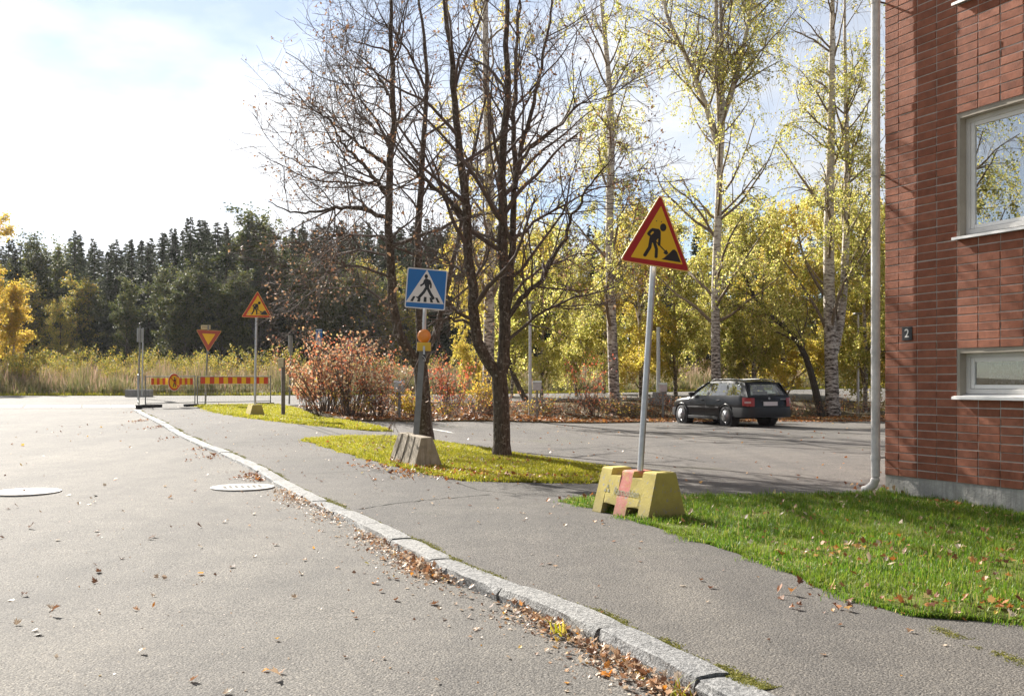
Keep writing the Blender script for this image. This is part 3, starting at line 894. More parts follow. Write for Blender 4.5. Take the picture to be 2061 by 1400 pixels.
# ------------------------------------------------------------------ signs
def affine(src, dst):
    A = np.column_stack([np.array(src, float), np.ones(3)])
    X = np.linalg.solve(A, np.array(dst, float))
    return lambda p: tuple(np.array([p[0], p[1], 1.0]) @ X)
TRI = [(0, 2*math.sqrt(3)/6), (-.5, -math.sqrt(3)/6), (.5, -math.sqrt(3)/6)]       # equilateral, side 1
def sc(poly, k): return [(p[0]*k, p[1]*k) for p in poly]
def worker_polys():
    A = affine([(676, 85), (54, 1120), (1158, 1322)], TRI)
    polys = [circle2((717, 613), 50, 61)]
    polys.append([(540, 622), (650, 638), (676, 668), (680, 720), (655, 765), (602, 828), (560, 858), (500, 800), (520, 740), (575, 690), (560, 675)])
    polys.append(stroke([(555, 645), (522, 668), (487, 712)], 46))
    polys.append(stroke([(487, 716), (540, 757)], 34))
    polys.append(stroke([(660, 690), (660, 790), (654, 885)], 40))
    polys.append(stroke([(532, 770), (508, 920), (432, 1042)], 54))
    polys.append(stroke([(575, 830), (614, 950), (608, 1072)], 48))
    polys.append(stroke([(590, 818), (752, 985)], 17))
    polys.append([(722, 1003), (768, 960), (800, 1012), (778, 1040), (745, 1030)])
    polys.append([(692, 1108), (740, 1082), (772, 1052), (822, 1010), (868, 962), (902, 960), (938, 1000), (965, 1075), (1003, 1164)])
    yellow = [(683, 278), (218, 1066), (1032, 1196)]
    return [[A(p) for p in q] for q in polys], [A(p) for p in yellow]
WK, WK_Y = worker_polys()
def roadworks_plate(parent, size, red):
    rim = MB().prism(rounded(sc(TRI, size), .055*size), -.002, .002).build('sign_plate', M['sign_rim'], parent)
    MB().prism(rounded(sc(TRI, size * .955), .05*size), -.0035, -.0022).build('border', red, rim)
    MB().prism(rounded(sc(WK_Y, size), .012), -.0045, -.0037).build('field', M['sign_yellow'], rim)
    mb = MB()
    for i, q in enumerate(WK): mb.prism(sc(q, size), -.0055 - .0001*i, -.0047)
    for s in (-1, 1):
        mb.disc((s*.035*size, -.005, .245*size), .006, 'y', .004, 8)
    mb.build('pictogram', M['sign_black'], rim)
    MB().prism(rounded(sc(TRI, size * .93), .05*size), .0023, .0035).build('back', M['sign_back'], rim)
    return rim

def concrete_foot(parent, L, Wb, Wt, H, cols, mats, bevel, grooves=(), ends=.03, seed=0):
    """block whose outline changes along its length; cols = (x, z_bottom, z_top, material) from left to right"""
    r = rng(seed); bm = bmesh.new()
    def wz(z): return Wb/2 + (Wt/2 - Wb/2) * z / H
    def lx(x, z): return x * (1 - ends * 2 / L * z / H * .5)
    n = len(cols) - 1
    for side in (-1, 1):
        pass
    V, F, Mi = [], [], []
    def quad(a, b, c, d, m):
        k = len(V); V.extend([a, b, c, d]); F.append((k, k+1, k+2, k+3)); Mi.append(m)
    P = lambda x, z, s, g=0: (lx(x, z), s * (wz(z) - g), z)
    for i in range(n):
        x0, x1 = cols[i][0], cols[i+1][0]; zb, zt, m = cols[i][1:4]
        g = grooves[i] if i < len(grooves) else 0
        zm = zb + (zt - zb) * .5
        for s in (-1, 1):
            gg = g if s < 0 else 0
            quad(P(x0, zb, s, 0), P(x1, zb, s, 0), P(x1, zm, s, gg), P(x0, zm, s, gg), m)
            quad(P(x0, zm, s, gg), P(x1, zm, s, gg), P(x1, zt, s, gg), P(x0, zt, s, gg), m)
        quad(P(x0, zb, -1), P(x1, zb, -1), P(x1, zb, 1), P(x0, zb, 1), m)
        quad(P(x0, zt, -1, g), P(x1, zt, -1, g), P(x1, zt, 1), P(x0, zt, 1), m)
        if i == 0: quad(P(x0, zb, -1), P(x0, zb, 1), P(x0, zt, 1), P(x0, zt, -1), m)
        if i == n - 1: quad(P(x1, zb, -1), P(x1, zb, 1), P(x1, zt, 1), P(x1, zt, -1), m)
        else:
            zb2, zt2 = cols[i+1][1:3]; g2 = grooves[i+1] if i+1 < len(grooves) else 0
            if abs(zb2 - zb) > 1e-4: quad(P(x1, zb, -1), P(x1, zb, 1), P(x1, zb2, 1), P(x1, zb2, -1), m)
            if abs(zt2 - zt) > 1e-4: quad(P(x1, zt, -1), P(x1, zt, 1), P(x1, zt2, 1), P(x1, zt2, -1), m)
            if abs(g2 - g) > 1e-4:
                za = max(zb, zb2); zmm = za + (min(zt, zt2) - za) * .5
                quad(P(x1, zmm, -1, g), P(x1, zmm, -1, g2), P(x1, min(zt, zt2), -1, g2), P(x1, min(zt, zt2), -1, g), m)
    me = new_mesh('concrete_foot', V, F, mats, Mi)
    bm.from_mesh(me)
    bmesh.ops.remove_doubles(bm, verts=bm.verts, dist=1e-4)
    bmesh.ops.recalc_face_normals(bm, faces=bm.faces)
    es = [e for e in bm.edges if len(e.link_faces) == 2 and e.calc_face_angle(0) > .35]
    bmesh.ops.bevel(bm, geom=es, offset=bevel, segments=3, affect='EDGES', clamp_overlap=True, profile=.5)
    bmesh.ops.triangulate(bm, faces=bm.faces)
    bm.to_mesh(me); bm.free()
    return link('concrete_foot', me, parent)

def plate_holder(parent, pos, yaw, pitch, roll):
    o = link('sign_face', None, parent, pos)
    R = Matrix.Rotation(math.radians(pitch), 3, 'X') @ Matrix.Rotation(math.radians(roll), 3, 'Y') @ Matrix.Rotation(math.radians(yaw), 3, 'Z')
    o.rotation_euler = R.to_euler()
    return o

def place_plate(rim, pos, yaw, pitch, roll):
    R = Matrix.Rotation(math.radians(pitch), 3, 'X') @ Matrix.Rotation(math.radians(roll), 3, 'Y') @ Matrix.Rotation(math.radians(yaw), 3, 'Z')
    rim.location = pos; rim.rotation_euler = R.to_euler()

# near roadworks sign in its yellow foot
yaw_b = math.radians(-60)            # the foot's long axis (local +x) runs from far left to near right
base = G(1284, 1036)
t = thing('roadworks_sign', 'large roadworks sign leaning from a yellow concrete foot with a faded red stripe', 'road sign', base)
cols = [(-.475, 0, .485, 0), (-.32, .115, .485, 0), (-.285, .115, .41, 0), (-.10, .0, .475, 1), (.10, .115, .41, 0), (.26, .115, .485, 0), (.30, 0, .485, 0), (.475, 0, .485, 0)]
foot = concrete_foot(t, .95, .50, .24, .485, cols, [M['striped_block'], M['striped_block']], .02, ends=.03)
foot.rotation_euler = (0, 0, yaw_b); foot.location = (0, 0, -.01)
for txt, size, x, z in (('Ramudden', .10, .045, .255),):
    o = link('stencil_text', text_mesh(txt, size, M['stencil'], 'stencil_text', .0004), foot)
    o.location = (x, -(.25 - .13 * z / .485) - .0045, z); o.rotation_euler = (math.radians(90 - 15), 0, 0)
mb = MB()
for (a, b) in ((0, .03), (-.03, -.015), (.03, -.015)): mb.prism([(a - .022, b - .014), (a + .022, b - .014), (a, b + .024)], -.0004, .0004)
o = mb.build('stencil_logo', M['stencil'], foot); o.location = (-.29, -(.25 - .13 * .27 / .485) - .0045, .265); o.rotation_euler = (math.radians(-15), 0, 0)
pz = P3(1288, 955, 10.22) - base; pt = P3(1314.5, 541, 10.37) - base; up_ = (pt - pz) / np.linalg.norm(pt - pz)
MB().tube([pz - up_ * .14, pt + up_ * .55], .032, 16).build('pole', M['galv'], t, smooth=False)
MB().box((-.06, -.055, -.06), (.06, .055, .03)).build('pole_wedge', M['pink_block'], t, bevel=.008, loc=tuple(pz + np.array([.05, .08, .0])))
plate = roadworks_plate(t, .877, M['sign_red'])
place_plate(plate, np.array([1.493, 10.27 - .035, 2.813]) - base, 26.8, -2.4, 4.2)
for dz in (-.12, .2): MB().tube([(-.02, .06, dz), (.02, .06, dz)], .045, 12).build('clamp', M['galv'], plate)

# far roadworks sign
base = G(513, 837)
t = thing('roadworks_sign', 'distant roadworks sign on a slim pole in a small yellow foot on the far grass', 'road sign', base)
cols = [(-.30, 0, .36, 0), (-.1, .0, .34, 0), (.1, 0, .36, 0), (.30, 0, .36, 0)]
foot = concrete_foot(t, .6, .46, .26, .36, cols, [M['yellow_block']], .02, ends=.05)
foot.rotation_euler = (0, 0, math.radians(-62)); foot.location = (0, 0, -.02)
top = P3(518, 585, base[1]) - base; bot = np.array([.0, 0, .25])
MB().tube([bot, np.array([P3(516, 640, base[1])[0] - base[0], .03, top[2] - .25])], .034, 12).build('pole', M['galv'], t)
plate = roadworks_plate(t, .905, M['sign_orange_red'])
place_plate(plate, np.array([-7.319 * base[1] / 28.6, base[1] - .01, EYE + (3.496 - EYE) * base[1] / 28.6]) - base, 2.1, 0, 1.4)

# pedestrian crossing sign
base = G(836, 936)
t = thing('crossing_sign', 'blue and white pedestrian crossing sign leaning from a weathered grey concrete foot', 'road sign', base)
cols = [(-.49, 0, .50, 0), (-.34, .0, .50, 0), (-.22, 0, .50, 0), (-.06, .0, .50, 0), (.06, 0, .50, 0), (.22, 0, .50, 0), (.49, 0, .50, 0)]
foot = concrete_foot(t, .98, .50, .19, .50, cols, [M['old_concrete']], .045, grooves=(0, .014, 0, .016, 0, .010), ends=.12)
foot.rotation_euler = (math.radians(2), math.radians(3), math.radians(-60)); foot.location = (0, 0, -.02)
Yb = base[1] + .1
lo, mid = P3(837, 880, Yb) - base, P3(850, 706, Yb + .02) - base
hi = P3(856, 560, Yb + .02) - base
d_ = (mid - lo)
mb = MB()
a = np.array([1., 0, 0]); V = []
for p in (lo - d_ * .08, mid):
    for (x, y) in ((-.046, -.02), (.046, -.02), (.046, .02), (.03, .02), (.03, -.006), (-.03, -.006), (-.03, .02), (-.046, .02)): V.append(p + np.array([x, y, 0]))
mb.add(V, [(i, (i+1) % 8, (i+1) % 8 + 8, i + 8) for i in range(8)] + [tuple(range(8)), tuple(reversed(range(8, 16)))])
mb.build('post', M['grey_metal'], t)
MB().tube([mid - d_ * .06 + np.array([.02, .05, 0]), hi + (hi - mid) * .1 + np.array([.0, .05, 0])], .03, 14).build('pole', M['galv'], t)
S = .635
SQA = affine([(145, 55), (665, 100), (105, 585)], [(-.5, .5), (.5, .5), (-.5, -.5)])
sq = [(-.5, .5), (-.5, -.5), (.5, -.5), (.5, .5)]
plate = MB().prism(rounded(sc(sq, S), .035), -.002, .002).build('sign_plate', M['sign_white'], t)
MB().prism(rounded(sc(sq, S * .945), .02), -.0035, -.0022).build('blue_field', M['sign_blue'], plate)
tri_ = [SQA(p) for p in ((397, 90), (122, 513), (613, 546))]
MB().prism(sc(tri_, S), -.0045, -.0037).build('white_triangle', M['sign_white'], plate)
polys = [circle2((386, 177), 22, 28), [(372, 205), (402, 208), (432, 228), (440, 262), (424, 300), (420, 336), (378, 338), (366, 290), (358, 248)],
         stroke([(368, 228), (352, 272), (316, 298)], 24), stroke([(428, 232), (446, 280), (444, 326)], 24),
         stroke([(388, 325), (352, 385), (284, 462)], 36), stroke([(300, 464), (262, 450)], 18),
         stroke([(402, 325), (440, 405), (478, 468)], 36), stroke([(478, 468), (452, 486)], 18),
         [(217, 437), (248, 439), (212, 506), (178, 501)], [(276, 478), (313, 462), (305, 512), (266, 508)],
         [(356, 447), (390, 449), (388, 516), (350, 514)], [(428, 455), (452, 457), (476, 523), (438, 520)], [(500, 458), (530, 460), (563, 527), (530, 524)]]
mb = MB()
for i, q in enumerate(polys): mb.prism(sc([SQA(p) for p in q], S), -.0055 - .0001*i, -.0047)
mb.build('pictogram', M['sign_black'], plate)
place_plate(plate, np.array([-1.379 * Yb / 16, Yb - .0, EYE + 1.506 * Yb / 16]) - base, 6, .2, 4.4)
MB().prism(rounded(sc(sq, S * .96), .02), .0023, .0035).build('back', M['sign_back'], plate)
# warning lamp clamped to the post
lp = P3(853.5, 676, Yb - .07)
t = thing('warning_lamp', 'round amber warning lamp in a yellow housing on the crossing sign post', 'warning lamp', lp)
prof = [(-.055, .03), (-.05, .075), (-.03, .097), (0, .104), (.03, .097), (.05, .075), (.055, .03)]
mb = MB(); mb.tube([(0, y, 0) for y, r in prof], [r for y, r in prof], 28)
mb.build('lens', M['amber'], t, smooth=True)
mb = MB().tube([(0, -.008, 0), (0, .008, 0)], .108, 28)
l2 = mb.build('lens_ring', M['amber'], t)
MB().box((-.105, -.055, -.235), (.105, .055, -.10)).build('housing', M['lamp_yellow'], t, bevel=.012)
MB().box((-.012, -.068, -.29), (.02, -.056, -.16)).build('lever', M['galv'], t)
MB().box((-.02, -.05, -.36), (.03, .03, -.235)).build('bracket', M['dark_metal'], t)
mb = MB().tube([(-.02, -.06, -.31), (.02, -.075, -.35), (.03, -.06, -.39), (-.01, -.05, -.385)], .006, 6); mb.build('hook', M['galv'], t)

# yield sign with a street plate on top
base = G(413, 815); Y = base[1]
t = thing('yield_sign', 'faded red and yellow yield triangle behind the barrier fence with a small plate on top', 'road sign', base)
topp = P3(419.5, 655, Y) - base
MB().tube([(0, 0, -.1), tuple(topp)], .035, 12).build('pole', M['grey_metal'], t)
k = Y / 33.; S = .827 * k
inv = [(p[0], -p[1]) for p in TRI]
inv = [inv[0], inv[2], inv[1]]
pl = MB().prism(rounded(sc(inv, S), .05*S), -.002, .002).build('sign_plate', M['sign_rim'], t)
MB().prism(rounded(sc(inv, S*.96), .05*S), -.004, -.0023).build('border', M['sign_faded_red'], pl)
MB().prism(rounded(sc(inv, S*.52), .02*S), -.006, -.0043).build('field', M['sign_yellow'], pl)
place_plate(pl, np.array([-10.04 * k, Y - .05, EYE + (2.868 - EYE) * k]) - base, 7, 0, 2.5)
sp = P3(414, 658, Y - .0) - base
o = MB().box((-.17, -.012, -.075), (.17, .012, .075)).build('street_plate', M['plate_cream'], t, loc=tuple(sp), rotz=math.radians(4))
MB().box((-.13, -.0145, -.028), (.10, -.0125, .02)).build('worn_print', plain('worn_print', (.30, .26, .17), .7, var=.4, scale=40), o)

# ------------------------------------------------------------------ barrier fences
def fence(label, p0, p1, h, board):
    d = p1 - p0; L = np.linalg.norm(d[:2]); ang = math.atan2(d[1], d[0])
    t = thing('barrier_fence', label, 'fence', p0, ang, 'mesh barrier fences at the junction')
    sl = d[2] / L
    z = lambda x: x * sl
    mb = MB()
    for x in (.03, L - .03): mb.tube([(x, 0, z(x) + .04), (x, 0, z(x) + h)], .021, 8)
    mb.tube([(.03, 0, z(.03) + h - .03), (L - .03, 0, z(L) + h - .03)], .017, 8).tube([(.03, 0, z(0) + .14), (L - .03, 0, z(L) + .14)], .014, 8)
    mb.build('frame', M['grey_metal'], t)
    mb = MB()
    n = int(L / .1)
    for i in range(1, n):
        x = L * i / n; mb.tube([(x, 0, z(x) + .14), (x, 0, z(x) + h - .03)], .0022, 3, cap=False)
    for zz_ in np.arange(.3, h - .1, .16): mb.tube([(.03, 0, z(0) + zz_), (L - .03, 0, z(L) + zz_)], .0022, 3, cap=False)
    mb.build('wire_mesh', M['galv'], t, kind='stuff')
    if board:
        x0, x1, b0, b1, ns = board
        bo = MB().box((x0, -.026, z(x0) + b0), (x1, -.021, z(x0) + b1)).build('warning_board', M['sign_yellow'], t)
        n = ns * 2 - 1
        for i in range(0, n, 2):
            a, b = x0 + (x1 - x0) * i / n, x0 + (x1 - x0) * (i + 1) / n
            MB().box((a, -.0285, z(x0) + b0 + .001), (b, -.0265, z(x0) + b1 - .001)).build('red_band', M['sign_orange_red'], bo)
    return t
def rubber_foot(parent, x, ang=0):
    o = MB().box((-.36, -.11, 0), (.36, .11, .12)).build('rubber_foot', M['rubber'], parent, bevel=.015)
    o.location = (x, 0, -.01); o.rotation_euler = (0, 0, ang)
    return o
f0, f1, f2 = G(291, 820), G(394, 815), G(546, 809.5)
f1[1] = f0[1] + 1.1; f1[0] = (394 - CX) / FPX * f1[1]; f1[2] = float(terrain(f1[0], f1[1]))
f2[1] = f1[1] + 1.2; f2[0] = (546 - CX) / FPX * f2[1]; f2[2] = float(terrain(f2[0], f2[1]))
hf = (820 - 756) / FPX * f0[1]
La, Lb = np.linalg.norm((f1 - f0)[:2]), np.linalg.norm((f2 - f1)[:2])
ft = fence('left mesh barrier fence panel carrying the round no pedestrians sign', f0, f1, hf, (.12 * La, La * .935, hf - .31, hf - .08, 8))
rubber_foot(ft, .22); rubber_foot(ft, La - .05)
fb = fence('right mesh barrier fence panel with a long red and yellow board by the yield sign', f1 + [.02, .02, 0], f2, hf - .02, (.05 * Lb, Lb * .945, hf - .30, hf - .06, 8))
rubber_foot(fb, Lb - .3)
view = f0[:2] / np.linalg.norm(f0[:2])
g0 = np.array([f0[0] - .12, f0[1] - .2, 0]); g1 = np.array([g0[0] + view[0]*3.2 - .06, g0[1] + view[1]*3.2, 0])
for q in (g0, g1): q[2] = float(terrain(q[0], q[1]))
fc = fence('mesh barrier fence panel seen end on at the kerb end', g0, g1, hf + .04, None)
rubber_foot(fc, .0, math.radians(90) * 0); 
# round sign hung on the fence
sp = f0 + (f1 - f0) * .585 + np.array([0, -.06, hf * .79])
t = thing('no_pedestrians_sign', 'round yellow no pedestrians sign with red ring hanging on the barrier fence', 'road sign', sp + np.array([0, 0, -.30 * 0]), 0)
rx = .62 * 18.2 / 59.5 * 1.0
R0 = 18.0 / FPX * f0[1]
pl = MB().prism(circle2((0, 0), R0, n=36), -.002, .002).build('sign_plate', M['sign_white'], t)
MB().prism(circle2((0, 0), R0*.95, n=36), -.0045, -.0023).build('red_ring', M['sign_orange_red'], pl)
MB().prism(circle2((0, 0), R0*.74, n=36), -.0065, -.0048).build('field', M['sign_yellow'], pl)
mb = MB(); u = R0
for i, q in enumerate([circle2((0, .46*u), .10*u, n=12), [(-.1*u, .34*u), (.1*u, .34*u), (.13*u, 0), (-.1*u, -.05*u)], stroke([(-.09*u, .28*u), (-.2*u, .05*u)], .09*u), stroke([(.09*u, .28*u), (.2*u, .06*u)], .09*u),
          stroke([(-.03*u, 0), (-.18*u, -.52*u)], .13*u), stroke([(.05*u, 0), (.16*u, -.5*u)], .13*u)]):
    mb.prism(q, -.0075 - .0001*i, -.0067)
mb.build('pictogram', M['sign_black'], pl)
MB().prism(stroke([(-.62*u, .5*u), (.62*u, -.5*u)], .13*u), -.0095, -.0085).build('red_bar', M['sign_orange_red'], pl)
pl.rotation_euler = (0, math.radians(3), math.radians(66))

# ------------------------------------------------------------------ posts
def vpost(name, label, cat, px, pyb, pyt, r, mat, Y=None, group=None):
    b = G(px, pyb) if Y is None else np.array([(px - CX)/FPX*Y, Y, float(terrain((px - CX)/FPX*Y, Y))])
    t = thing(name, label, cat, b, 0, group)
    h = (pyb - pyt) / FPX * b[1] if Y is None else EYE + (CY - pyt)/FPX*Y - b[2]
    return t, b, h
# edge-on sign posts beyond the fence
t, b, h = vpost('sign_post', 'tall grey sign post seen edge on above the concrete barrier', 'sign post', 281, 790, 655, .03, None, Y=43.5)
MB().tube([(-.05, 0, -.1), (.02, 0, h)], .035, 10).build('pole', M['grey_metal'], t)
MB().tube([(.09, .05, .1), (.13, .05, h - .1)], .03, 10).build('pole', M['galv'], t)
MB().box((-.0, -.32, h - .72), (.03, .32, h - .12)).build('sign_plate', M['sign_back'], t)
t, b, h = vpost('sign_post', 'slim dark sign post with narrow edge on plate left of the red bush', 'sign post', 582, 812, 675, .03, None)
MB().tube([(0, 0, -.1), (.07, 0, h)], .032, 10).build('pole', M['grey_metal'], t)
MB().box((.035, -.3, h - .62), (.06, .3, h - .0)).build('sign_plate', M['sign_back'], t)
for px, p0, p1, w, lab in ((642, 662, 694, 13, 'taller blue and white sign above the top of the red bush'), (704, 684, 708, 13, 'smaller blue and white sign half hidden by the red bush')):
    Y = 41.0
    t, b, h = vpost('blue_sign', lab, 'road sign', px, 800, p0, .03, None, Y=Y, group=None)
    MB().tube([(0, .04, -.1), (0, .04, h - .1)], .03, 10).build('pole', M['grey_metal'], t)
    ww, hh = w / FPX * Y / 2, (p1 - p0) / FPX * Y
    pl = MB().box((-ww, -.01, h - hh), (ww, .01, h)).build('sign_plate', M['sign_blue'], t, bevel=.004)
    mb = MB().prism(stroke([(-ww*.5, h - hh*.9), (-ww*.1, h - hh*.15)], .045), -.013, -.0115).prism(stroke([(ww*.35, h - hh*.92), (ww*.1, h - hh*.15)], .045), -.0132, -.0117)
    mb.box((-ww*.92, -.0125, h - .035), (ww*.92, -.0118, h - .008)).prism(stroke([(-ww*.8, h - hh*.7), (-ww*.75, h - hh*.2)], .022), -.0134, -.0119)
    mb.build('white_marks', M['sign_white'], pl)
# wooden post with a pale box
t, b, h = vpost('marker_post', 'short grey wooden post with a pale yellow box on the far grass', 'post', 570, 838, 722, .05, None)
MB().box((-.055, -.045, -.1), (.055, .045, h)).build('post', M['twig_grey'], t, rotz=.3, bevel=.006)
MB().box((-.13, -.10, h - .24), (.03, .02, h + .02)).build('box', M['plate_cream'], t, bevel=.008)
# concrete barrier at the far side of the road
b = G(280, 797.5)
t = thing('concrete_barrier', 'low grey concrete barrier across the far edge of the road', 'barrier', b)
w_ = 25 / FPX * b[1]; h_ = 14 / FPX * b[1]
for i in (0, 1): MB().box((-w_ + i*w_ + .005, -.25, -.1), (i*w_ - .005, .25, h_)).build('block', M['grey_concrete'], t, bevel=.02)
# heating posts
def heat_post(px, pyb, pyt, lab):
    t, b, h = vpost('heating_post', lab, 'heating post', px, pyb, pyt, .05, None, group='heating posts along the parking edge')
    MB().box((-.035, -.03, -.1), (.035, .03, h - .25)).build('post', M['grey_metal'], t, bevel=.004)
    o = MB().box((-.15, -.09, h - .30), (.15, .09, h - .03)).build('box', M['galv'], t, bevel=.012)
    V = [(-.16, -.10, h - .03), (.16, -.10, h - .03), (.16, .10, h - .03), (-.16, .10, h - .03), (-.16, -.02, h + .04), (.16, -.02, h + .04)]
    MB().add(V, [(0, 1, 5, 4), (1, 2, 5), (2, 3, 4, 5), (3, 0, 4), (0, 3, 2, 1)]).build('lid', M['galv'], o)
heat_post(804, 843, 768, 'heating post just left of the crossing sign post')
heat_post(1081, 842, 768, 'heating post between the bare maple and the first birch trunk')
heat_post(1334, 843, 772, 'heating post just left of the parked car')
heat_post(1563, 842, 773, 'heating post behind the rear of the parked car')
# thin light poles
for px, pyb, pyt, Y, lab in ((1067, 840, 610, None, 'slim grey light pole right of the bare maple trunk'), (1727, 832, 632, None, 'slim grey light pole beside the brick building')):
    t, b, h = vpost('light_pole', lab, 'light pole', px, pyb, pyt, .04, None)
    MB().tube([(0, 0, -.1), (0, 0, h)], [.06, .045], 12).build('pole', M['galv'], t)
    MB().box((-.16, -.09, h - .02), (.16, .35, h + .06)).build('lamp_head', M['grey_metal'], t, bevel=.02)
b = G(1326, 813)
t = thing('light_pole', 'grey pole on a stepped concrete base behind the hedge', 'light pole', b)
MB().box((-.48, -.4, -.1), (.48, .4, .3)).build('concrete_base', M['grey_concrete'], t, bevel=.02)
MB().box((-.3, -.26, .302), (.3, .26, .5)).build('concrete_step', M['grey_concrete'], t, bevel=.02)
MB().tube([(-.02, 0, .5), (-.02, 0, 3.2)], .085, 12).build('pole', M['galv'], t)

# ------------------------------------------------------------------ trees and plants
UP = np.array([0, 0, 1.0])
def unit(v): return v / (np.linalg.norm(v, axis=-1, keepdims=True) + 1e-12)
def resample(P, K):
    P = np.asarray(P, float); seg = np.linalg.norm(np.diff(P, axis=0), axis=1); c = np.concatenate([[0], np.cumsum(seg)]) / seg.sum()
    t = np.linspace(0, 1, K)
    # Catmull-Rom style smoothing through linear interpolation followed by a light blur
    Q = np.stack([np.interp(t, c, P[:, i]) for i in range(3)], 1)
    for _ in range(2): Q[1:-1] = .25*Q[:-2] + .5*Q[1:-1] + .25*Q[2:]
    return Q
def tubes(P, R, sides):
    """P (N,K,3), R (N,K) -> V, F quads"""
    N, K, _ = P.shape
    T = np.empty_like(P); T[:, 1:-1] = P[:, 2:] - P[:, :-2]; T[:, 0] = P[:, 1] - P[:, 0]; T[:, -1] = P[:, -1] - P[:, -2]
    T = unit(T)
    mean = unit(P[:, -1] - P[:, 0])
    ref = np.where(np.abs(mean[:, 2:3]) > .8, np.array([[1.0, 0, 0]]), UP[None])[:, None, :]
    A = unit(np.cross(T, ref)); B = np.cross(T, A)
    an = 2 * np.pi * np.arange(sides) / sides
    ring = (np.cos(an)[None, None, :, None] * A[:, :, None, :] + np.sin(an)[None, None, :, None] * B[:, :, None, :]) * R[:, :, None, None] + P[:, :, None, :]
    V = ring.reshape(-1, 3)
    n = np.arange(N)[:, None, None] * K * sides; k = np.arange(K - 1)[None, :, None] * sides
    j = np.arange(sides)[None, None, :]; j2 = (j + 1) % sides
    F = np.stack([n + k + j, n + k + j2, n + k + sides + j2, n + k + sides + j], -1).reshape(-1, 4)
    return V, F
def spawn(P, R, n, t0, t1, amin, amax, lmin, lmax, K, r, up=0., wig=.15, rr=.6, rtip=.25, taper_len=0., bias=None, bw=.0):
    """children of every parent polyline"""
    N, Kp, _ = P.shape
    idx = np.repeat(np.arange(N), n); M_ = N * n
    t = r.uniform(t0, t1, M_)
    x = t * (Kp - 1); i = np.minimum(x.astype(int), Kp - 2); f = (x - i)[:, None]
    start = P[idx, i] * (1 - f) + P[idx, i+1] * f
    tan = unit(P[idx, i+1] - P[idx, i])
    pr = R[idx, i] * (1 - f[:, 0]) + R[idx, i+1] * f[:, 0]
    rv = unit(r.normal(size=(M_, 3)))
    if bias is not None: rv = unit(rv + bw * np.asarray(bias))
    perp = unit(rv - (rv * tan).sum(1, keepdims=True) * tan)
    a = r.uniform(amin, amax, M_)[:, None]
    d = unit(np.cos(a) * tan + np.sin(a) * perp)
    L = r.uniform(lmin, lmax, M_) * (1 - taper_len * t)
    out = np.empty((M_, K, 3)); out[:, 0] = start
    st = (L / (K - 1))[:, None]
    for k in range(1, K):
        d = unit(d + wig * r.normal(size=(M_, 3)) + up * UP * (1.0 / (K - 1)))
        out[:, k] = out[:, k-1] + d * st
    r0 = np.minimum(pr * rr, .02 * L + .004)
    RR = r0[:, None] * np.linspace(1, rtip, K)[None]
    return out, RR
def leaves(P, n, r, size, jit, t0=.2, hang=.0, aspect=.7, sel=1.0):
    """flat little leaf diamonds scattered along polylines"""
    N, K, _ = P.shape
    if sel < 1: P = P[r.random(N) < sel]; N = len(P)
    M_ = N * n
    idx = np.repeat(np.arange(N), n)
    x = r.uniform(t0, 1, M_) * (K - 1); i = np.minimum(x.astype(int), K - 2); f = (x - i)[:, None]
    c = P[idx, i] * (1 - f) + P[idx, i+1] * f + r.normal(size=(M_, 3)) * jit
    a = unit(r.normal(size=(M_, 3)) - hang * UP); b = unit(np.cross(a, r.normal(size=(M_, 3))))
    s = (size * r.uniform(.6, 1.3, M_))[:, None]
    nrm = np.cross(a, b)
    V = np.stack([c, c + a*s*.5 + b*s*.5*aspect + nrm*s*.12, c + a*s, c + a*s*.5 - b*s*.5*aspect + nrm*s*.12], 1).reshape(-1, 3)
    return V, np.arange(M_ * 4).reshape(-1, 4)
def merge(parts):
    V, F, o = [], [], 0
    for v, f in parts:
        V.append(v); F.append(f + o); o += len(v)
    return np.concatenate(V), np.concatenate(F)

